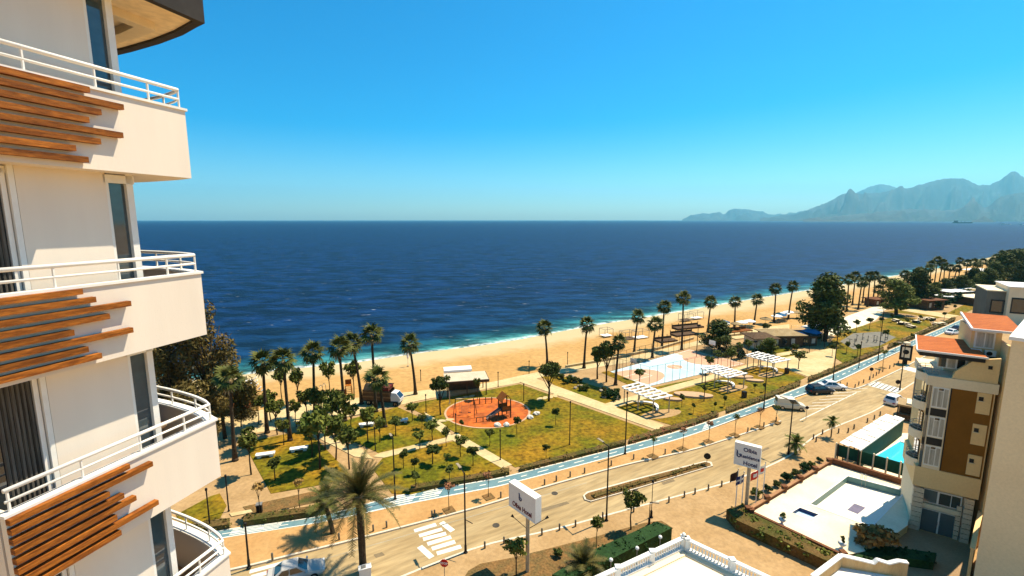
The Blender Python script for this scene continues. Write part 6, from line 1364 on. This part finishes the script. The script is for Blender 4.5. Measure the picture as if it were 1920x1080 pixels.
pergola([(1400, 667), (1422, 661), (1481, 675), (1453, 681)], 'white lattice pergola at the edge of the paved square', 2.9, 'white curved bench under the pergola by the paved square')
for px, py, rx, ry in ((1240, 776, 3.4, 1.6), (1375, 728, 3.0, 1.5), (1445, 702, 3.0, 1.5)):
    g = G(px, py, .19); struct('bench_pad', MB().prism([(g[0] + rx * math.cos(a) + .4 * math.sin(a), g[1] + ry * math.sin(a) + .9 * math.cos(a)) for a in np.linspace(0, 6.28, 25)[:-1]], 0, .195), paving)
for px, py, rx in ((1300, 742, 3.2), (1262, 750, 1.5), (1385, 707, 2.6), (1415, 715, 1.6)):
    g = G(px, py, .19); tag(MB().prism([(rx * math.cos(a), rx * .38 * math.sin(a)) for a in np.linspace(0, 6.28, 21)[:-1]], 0, .32).obj('kerbed_planter', M('peach_concrete', (.5, .32, .18), None, 1, .9), None, (g[0], g[1], .18), -.2), 'low pale oval bed edge set in the lawn by the pergolas', 'planter', 'oval beds by the pergolas')
# ------------------------------------------------------------------ beach shelter, huts, cabanas
g = G(876, 744, .1); sh = thing('beach_shelter', 'flat grey roofed beach shelter with a dark edge on slim posts', 'shelter', (g[0], g[1], .1), math.radians(12))
MB().box((0, 2.0, 2.9), (7.4, 4.4, .16)).obj('roof', M('shelter_roof', (.46, .38, .26), (.52, .44, .31), .5, .9), sh)
MB().box((0, -.25, 2.72), (7.5, .16, .42)).box((3.75, 2.0, 2.72), (.16, 4.4, .42)).obj('dark_edge', wood_dark, sh)
for sx in (-3.3, 0, 3.3):
    for sy in (.1, 3.9): MB().box((sx, sy, 1.35), (.16, .16, 2.7)).obj('post', wood_dark, sh)
MB().box((-.2, 3.5, 1.0), (5.5, .4, 1.8)).obj('back_counter', wood_dark, sh)
g = G(858, 712, 0); kk = thing('beach_kiosk', 'long white rounded-roof kiosk with dark openings behind the shelter', 'kiosk', (g[0], g[1], -.1), math.radians(12))
MB().add([(x, y, z) for x in (-2.6, 2.6) for y, z in ((-1.1, 2.0), (-1.0, 2.35), (-.5, 2.6), (.5, 2.6), (1.0, 2.35), (1.1, 2.0))], [(0, 1, 2, 3, 4, 5), (11, 10, 9, 8, 7, 6)] + [(i, i + 6, (i + 1) % 6 + 6, (i + 1) % 6) for i in range(6)]).obj('roof', white_paint, kk)
MB().box((0, 0, 1.0), (4.9, 1.9, 2.0)).obj('wall', cream_light, kk)
for k in range(4): MB().box((-1.8 + k * 1.2, -.96, 1.3), (.8, .06, .9)).obj('window', dark_frame, kk)
g = G(449, 772, 0); hu = thing('beach_hut', 'small hut with an orange sloped roof at the edge of the sand', 'hut', (g[0], g[1], 0), .1)
MB().box((0, 0, .7), (3.6, 2.4, 1.4)).obj('wall', wood_dark, hu); MB().add([(-2.1, -1.6, 1.4), (2.1, -1.6, 1.4), (2.0, 1.6, 2.3), (-2.0, 1.6, 2.3), (-2.1, -1.6, 1.3), (2.1, -1.6, 1.3), (2.0, 1.6, 2.2), (-2.0, 1.6, 2.2)], [(0, 1, 2, 3), (7, 6, 5, 4), (0, 4, 5, 1), (1, 5, 6, 2), (2, 6, 7, 3), (3, 7, 4, 0)]).obj('roof', roof_red, hu)
wall_run('sand_wall', 'low dark wall between the sand and promenade behind the slim trees', [G(560, 754), G(600, 745), G(650, 738)], .7, .3, wood_dark, .0)
wall_run('sand_wall', 'low pale wall along the sand edge in front of the court palms', [G(1060, 690), G(1130, 678), G(1235, 655), G(1300, 636)], .45, .25, prom, .0)
def parasol(px, py, label, h=2.6, r=1.6, m=canvas_white, z=-.3, closed=False, group=None):
    g = G(px, py, z); t = thing('parasol', label, 'parasol', (g[0], g[1], z), 0, group); MB().lathe([(.25, 0), (.25, .08), (.035, .1), (.03, h)], 8).obj('pole', tan_metal, t)
    if closed: MB().lathe([(.12, h * .45), (.22, h * .55), (.12, h * .9), (.02, h + .1)], 8).obj('folded_canopy', m, t)
    else:
        mb = MB(); mb.v = [(0, 0, h + .1)] + [(r * math.cos(k * math.pi / 4), r * math.sin(k * math.pi / 4), h - .45) for k in range(8)] + [(r * math.cos(k * math.pi / 4), r * math.sin(k * math.pi / 4), h - .62) for k in range(8)]
        mb.f = [(0, k + 1, (k + 1) % 8 + 1) for k in range(8)] + [(k + 1, k + 9, (k + 1) % 8 + 9, (k + 1) % 8 + 1) for k in range(8)]; mb.obj('canopy', m, t)
parasol(765, 686, 'single folded white parasol standing on the sand by the lone palm', 3.4, closed=True)
for i in range(14):
    px = 1330 + 170 * random.random(); py = 628 - (px - 1330) * .2 + random.uniform(-6, 6); parasol(px, py, 'white parasol on the sand by the beach bar', m=canvas_white if i % 3 else straw, group='parasols by the beach bar')
for i in range(26):
    t_ = random.random(); px = 1770 + 145 * t_; py = 558 - 45 * t_ + random.uniform(-6, 14); parasol(px, py, 'pale sunshade in the far beach gardens', 3.0, random.uniform(2.2, 3.6), canvas_white if i % 3 else straw, 0, group='far garden sunshades')
def cabana(px, py, w, label, cloth=True):
    g = G(px, py, -.3); t = thing('beach_cabana', label, 'cabana', (g[0], g[1], -.3), .45)
    for sx in (0, w):
        for sy in (0, 2.4): MB().box((sx, sy, 1.1), (.09, .09, 2.2)).obj('post', tan_metal, t)
    for a, b in (((0, 0), (w, 0)), ((0, 2.4), (w, 2.4)), ((0, 0), (0, 2.4)), ((w, 0), (w, 2.4))): MB().bar((*a, 2.2), (*b, 2.2), .09).bar((*a, .4), (*b, .4), .07).obj('rail', tan_metal, t)
    MB().box((w / 2, 1.2, .38), (w - .1, 2.2, .1)).obj('day_bed', canvas_white if cloth else wood_dark, t)
for px, py, w, l in ((1134, 634, 2.6, 'narrow timber cabana frame on the sand behind the rock garden palms'), (1172, 640, 3.4, 'timber cabana frame with dark bed behind the court palms'), (1196, 638, 3.6, 'open timber cabana frame beside the tallest court palm'), (1283, 604, 3.6, 'timber cabana frame at the water side of the round dark tree'), (1303, 600, 3.6, 'pale curtained cabana frame beside the waterside one')): cabana(px, py, w, l, 'dark' not in l)
def sunbed(px, py, z, label, group, rz=.4, m=canvas_white):
    g = G(px, py, z); t = thing('sunbed', label, 'sunbed', (g[0], g[1], z), rz, group); MB().box((0, 0, .3), (1.3, .65, .1)).obj('mattress', m, t); MB().add([(.65, -.32, .3), (.65, .32, .3), (1.2, .32, .75), (1.2, -.32, .75), (.65, -.32, .4), (.65, .32, .4), (1.15, .32, .85), (1.15, -.32, .85)], [(0, 1, 2, 3), (7, 6, 5, 4), (0, 4, 5, 1), (1, 5, 6, 2), (2, 6, 7, 3), (3, 7, 4, 0)]).obj('headrest', m, t)
    for sx in (-.5, .5): MB().box((sx, 0, .13), (.06, .6, .26)).obj('leg', tan_metal, t)
for px, py in ((470, 722), (471, 729), (476, 735), (482, 738), (468, 716)): sunbed(px, py, -.6, 'pale sunbed on the sand behind the first promenade palms', 'sunbeds on the near sand')
for px, py, L_, l, m in ((1283, 628, 7, 'long dark timber deck on the sand beside the round dark tree', wood_dark), (1290, 615, 9, 'brown stacked beach decking on the sand behind the court', wood_dark), (1383, 622, 8, 'brown timber beach platform with rails beside the bar', wood), (1395, 634, 8, 'pale curved platform in front of the beach bar', prom), (1249, 640, 5, 'dark boxed planter at the sand edge behind the court', wood_dark)):
    g = G(px, py, -.1); t = thing('beach_deck', l, 'deck', (g[0], g[1], -.15), .35)
    MB().box((0, 0, .25), (L_, 2.6, .5)).obj('platform', m, t); MB().box((0, 1.3, .75), (L_, .1, .5)).obj('back_rail', m, t)
    for k in range(5): MB().box((-L_ / 2 + L_ * k / 4, 1.3, .8), (.12, .12, 1.2)).obj('post', wood_dark, t)
# beach bar buildings
def hut(px, py, w, d, h, rz, label, roofm, wallm, z=.1, pitch=.8):
    g = G(px, py, z); t = thing('beach_bar', label, 'hut', (g[0], g[1], z), rz); MB().box((w / 2, d / 2, h / 2), (w, d, h)).obj('wall', wallm, t)
    e = .7; MB().add([(-e, -e, h), (w + e, -e, h), (w + e, d + e, h), (-e, d + e, h), (w * .3, d / 2, h + pitch), (w * .7, d / 2, h + pitch), (-e, -e, h - .15), (w + e, -e, h - .15), (w + e, d + e, h - .15), (-e, d + e, h - .15)], [(0, 1, 5, 4), (1, 2, 5), (2, 3, 4, 5), (3, 0, 4), (0, 6, 7, 1), (1, 7, 8, 2), (2, 8, 9, 3), (3, 9, 6, 0), (9, 8, 7, 6)]).obj('roof', roofm, t)
    for k in range(int(w // 2)):
        f = MB().box((1 + k * 2, -.04, h * .5), (1.1, .1, h * .55)).obj('opening', dark_frame, t); MB().box((1 + k * 2, -.1, h * .5), (.9, .03, h * .45)).obj('pane', dark_glass if k % 2 else curtain, f)
hut(1414, 655, 5, 5, 2.7, .0, 'brown beach bar hut with pale stone front beside the round dark tree', wood_dark, stone_block)
hut(1447, 652, 7.5, 6, 3.0, .05, 'beach bar with a pale straw roof and shaded glazed front', straw, wood_dark)
hut(1487, 650, 6, 5, 2.6, .1, 'dark low bar building under the very tall green tree', dark_frame, wood_dark, pitch=.3)
hut(1738, 582, 7, 6, 3.4, .2, 'small brown flat kiosk with glazed sides in the far park', brick_red, wood_dark, pitch=.2)
hut(1780, 562, 10, 7, 3.0, .2, 'far beach restaurant with white roof among the palms', canvas_white, wood_dark, 0, .4)
hut(1830, 575, 9, 7, 3.0, .2, 'far garden building with pale roof near the grey block', cream_light, wood_dark, 0, .3)
hut(1640, 575, 5, 4, 2.6, .2, 'little red-brown hut between the plaza palms', brick_red, brick_red, 0, .5)
def sail(px, py, r, label, m, z=2.6):
    g = G(px, py, z); t = thing('shade_sail', label, 'shade sail', (g[0], g[1], 0), .3)
    mb = MB(); n = 6
    for i in range(n + 1):
        for j in range(n + 1):
            u, v = i / n - .5, j / n - .5; mb.v.append((u * 2 * r, v * 1.4 * r, z + .9 * abs(u) - .7 * abs(v) + .3))
    mb.f = [(i * (n + 1) + j, (i + 1) * (n + 1) + j, (i + 1) * (n + 1) + j + 1, i * (n + 1) + j + 1) for i in range(n) for j in range(n)]; mb.obj('sail', m, t, smoothed=True)
    for u in (-1, 1):
        for v in (-1, 1): MB().tube([(u * r, v * .7 * r, 0), (u * r, v * .7 * r, z + .4)], .05, 6).obj('post', tan_metal, t)
sail(1520, 615, 3.6, 'white shade sail beside the beach bar', canvas_white); sail(1508, 625, 3.2, 'blue shade sail beside the white one at the bar', M('blue_canvas', (.08, .2, .36), (.07, .17, .32), 1, .8)); sail(1545, 612, 3.4, 'white shade sail under the very tall tree', canvas_white)
sail(1828, 507, 9, 'big white far beach canopy near the water', canvas_white, 3.5)
# exercise equipment on the far lawn
struct('exercise_pad', MB().prism([G(x, y, .2) for x, y in [(1575, 640), (1600, 625), (1650, 622), (1680, 632), (1650, 648), (1600, 655)]], 0, .2), M('grey_rubber', (.15, .14, .11), (.19, .17, .13), .5, .9))
for i in range(9):
    px = 1590 + 9 * i + random.uniform(-3, 3); py = 645 - i * 1.2 + random.uniform(-7, 7); g = G(px, py, .2); t = thing('exercise_machine', 'small outdoor exercise machine on the grey pad of the far lawn', 'exercise machine', (g[0], g[1], .2), random.uniform(0, 3), 'exercise machines')
    MB().tube([(0, 0, 0), (0, 0, 1.7)], .07, 6).obj('post', grey_metal, t); MB().tube([(-.5, 0, 1.5), (.5, 0, 1.6)], .04, 6).obj('handle_bar', black_metal, t); MB().box((.35, 0, .45), (.45, .4, .08)).obj('seat', black_metal, t); MB().tube([(.3, 0, .45), (0, 0, .2)], .05, 6).obj('seat_arm', black_metal, t)
for i in range(10):
    px = 1680 + 9.5 * i; py = 606 - i * .4 + random.uniform(-6, 10); g = G(px, py, .2); t = thing('picnic_table', 'pale picnic table on the far lawn beyond the exercise pad', 'picnic table', (g[0], g[1], .18), random.uniform(0, 3), 'picnic tables on the far lawn')
    MB().box((0, 0, .75), (1.8, .8, .08)).obj('tabletop', cream_light, t)
    for sy in (-.8, .8): MB().box((0, sy, .45), (1.8, .3, .07)).obj('seat', cream_light, t)
    for sx in (-.6, .6): MB().box((sx, 0, .37), (.1, 1.5, .72)).obj('leg', wood_dark, t)
# beach shower posts and lifeguard chair
for px, py, l in ((606, 748, 'beach shower post with bent head behind the fan palms'), (612, 745, 'second beach shower post beside the slender tree')):
    g = G(px, py, 0); t = thing('beach_shower', l, 'shower', (g[0], g[1], 0), 2.8); MB().tube([(0, 0, 0), (0, 0, 2.2), (.15, 0, 2.4), (.45, 0, 2.4), (.5, 0, 2.25)], .05, 8).obj('pipe', tan_metal, t); MB().lathe([(.03, 2.2), (.12, 2.12), (.0, 2.1)], 8, (.5, 0, 0)).obj('shower_head', grey_metal, t); MB().box((0, 0, .03), (1.0, 1.0, .06)).obj('tray', prom, t)
g = G(654, 742, 0); t = thing('lifeguard_chair', 'tall timber lifeguard chair with ladder at the sand edge', 'lifeguard chair', (g[0], g[1], 0), .3)
for sx in (-.45, .45):
    for sy in (-.45, .45): MB().bar((sx * 1.3, sy * 1.3, 0), (sx, sy, 1.9), .08).obj('leg', wood, t)
MB().box((0, 0, 1.9), (1.0, 1.0, .08)).obj('seat', wood, t); MB().box((0, .46, 2.35), (1.0, .07, .85)).obj('backrest', wood, t)
for k in range(5): MB().bar((-.5, -.56, .3 + k * .32), (.5, -.56, .3 + k * .32), .06).obj('rung', wood, t)
# ------------------------------------------------------------------ ships
def ship(px, dist, L_, label, m, top):
    x = (px - 960) / F * dist; t = thing('ship', label, 'ship', (x, dist, Z_SEA), math.radians(-8)); hw = L_ * .07; hh = L_ * .06
    MB().add([(-L_ / 2, -hw, -.5), (L_ * .4, -hw, -.5), (L_ / 2, 0, -.5), (L_ * .4, hw, -.5), (-L_ / 2, hw, -.5), (-L_ / 2, -hw, hh), (L_ * .42, -hw, hh), (L_ * .54, 0, hh * 1.3), (L_ * .42, hw, hh), (-L_ / 2, hw, hh)],
             [(0, 1, 6, 5), (1, 2, 7, 6), (2, 3, 8, 7), (3, 4, 9, 8), (4, 0, 5, 9), (5, 6, 7, 8, 9)]).obj('hull', m, t)
    MB().box((-L_ * .38, 0, hh + L_ * .05), (L_ * .14, hw * 1.6, L_ * .10)).obj('superstructure', top, t); MB().tube([(L_ * .1, 0, hh), (L_ * .1, 0, hh + L_ * .09)], L_ * .008, 6).tube([(-L_ * .1, 0, hh), (-L_ * .1, 0, hh + L_ * .09)], L_ * .008, 6).obj('mast', m, t)
ship(1797, 4200, 150, 'long dark cargo ship anchored in the bay before the mountains', black_metal, dark_frame)
ship(1878, 3000, 55, 'white boat on the bay near the foot of the mountains', white_paint, white_paint)
ship(1912, 2800, 50, 'second white boat at the far harbour side of the bay', white_paint, white_paint)
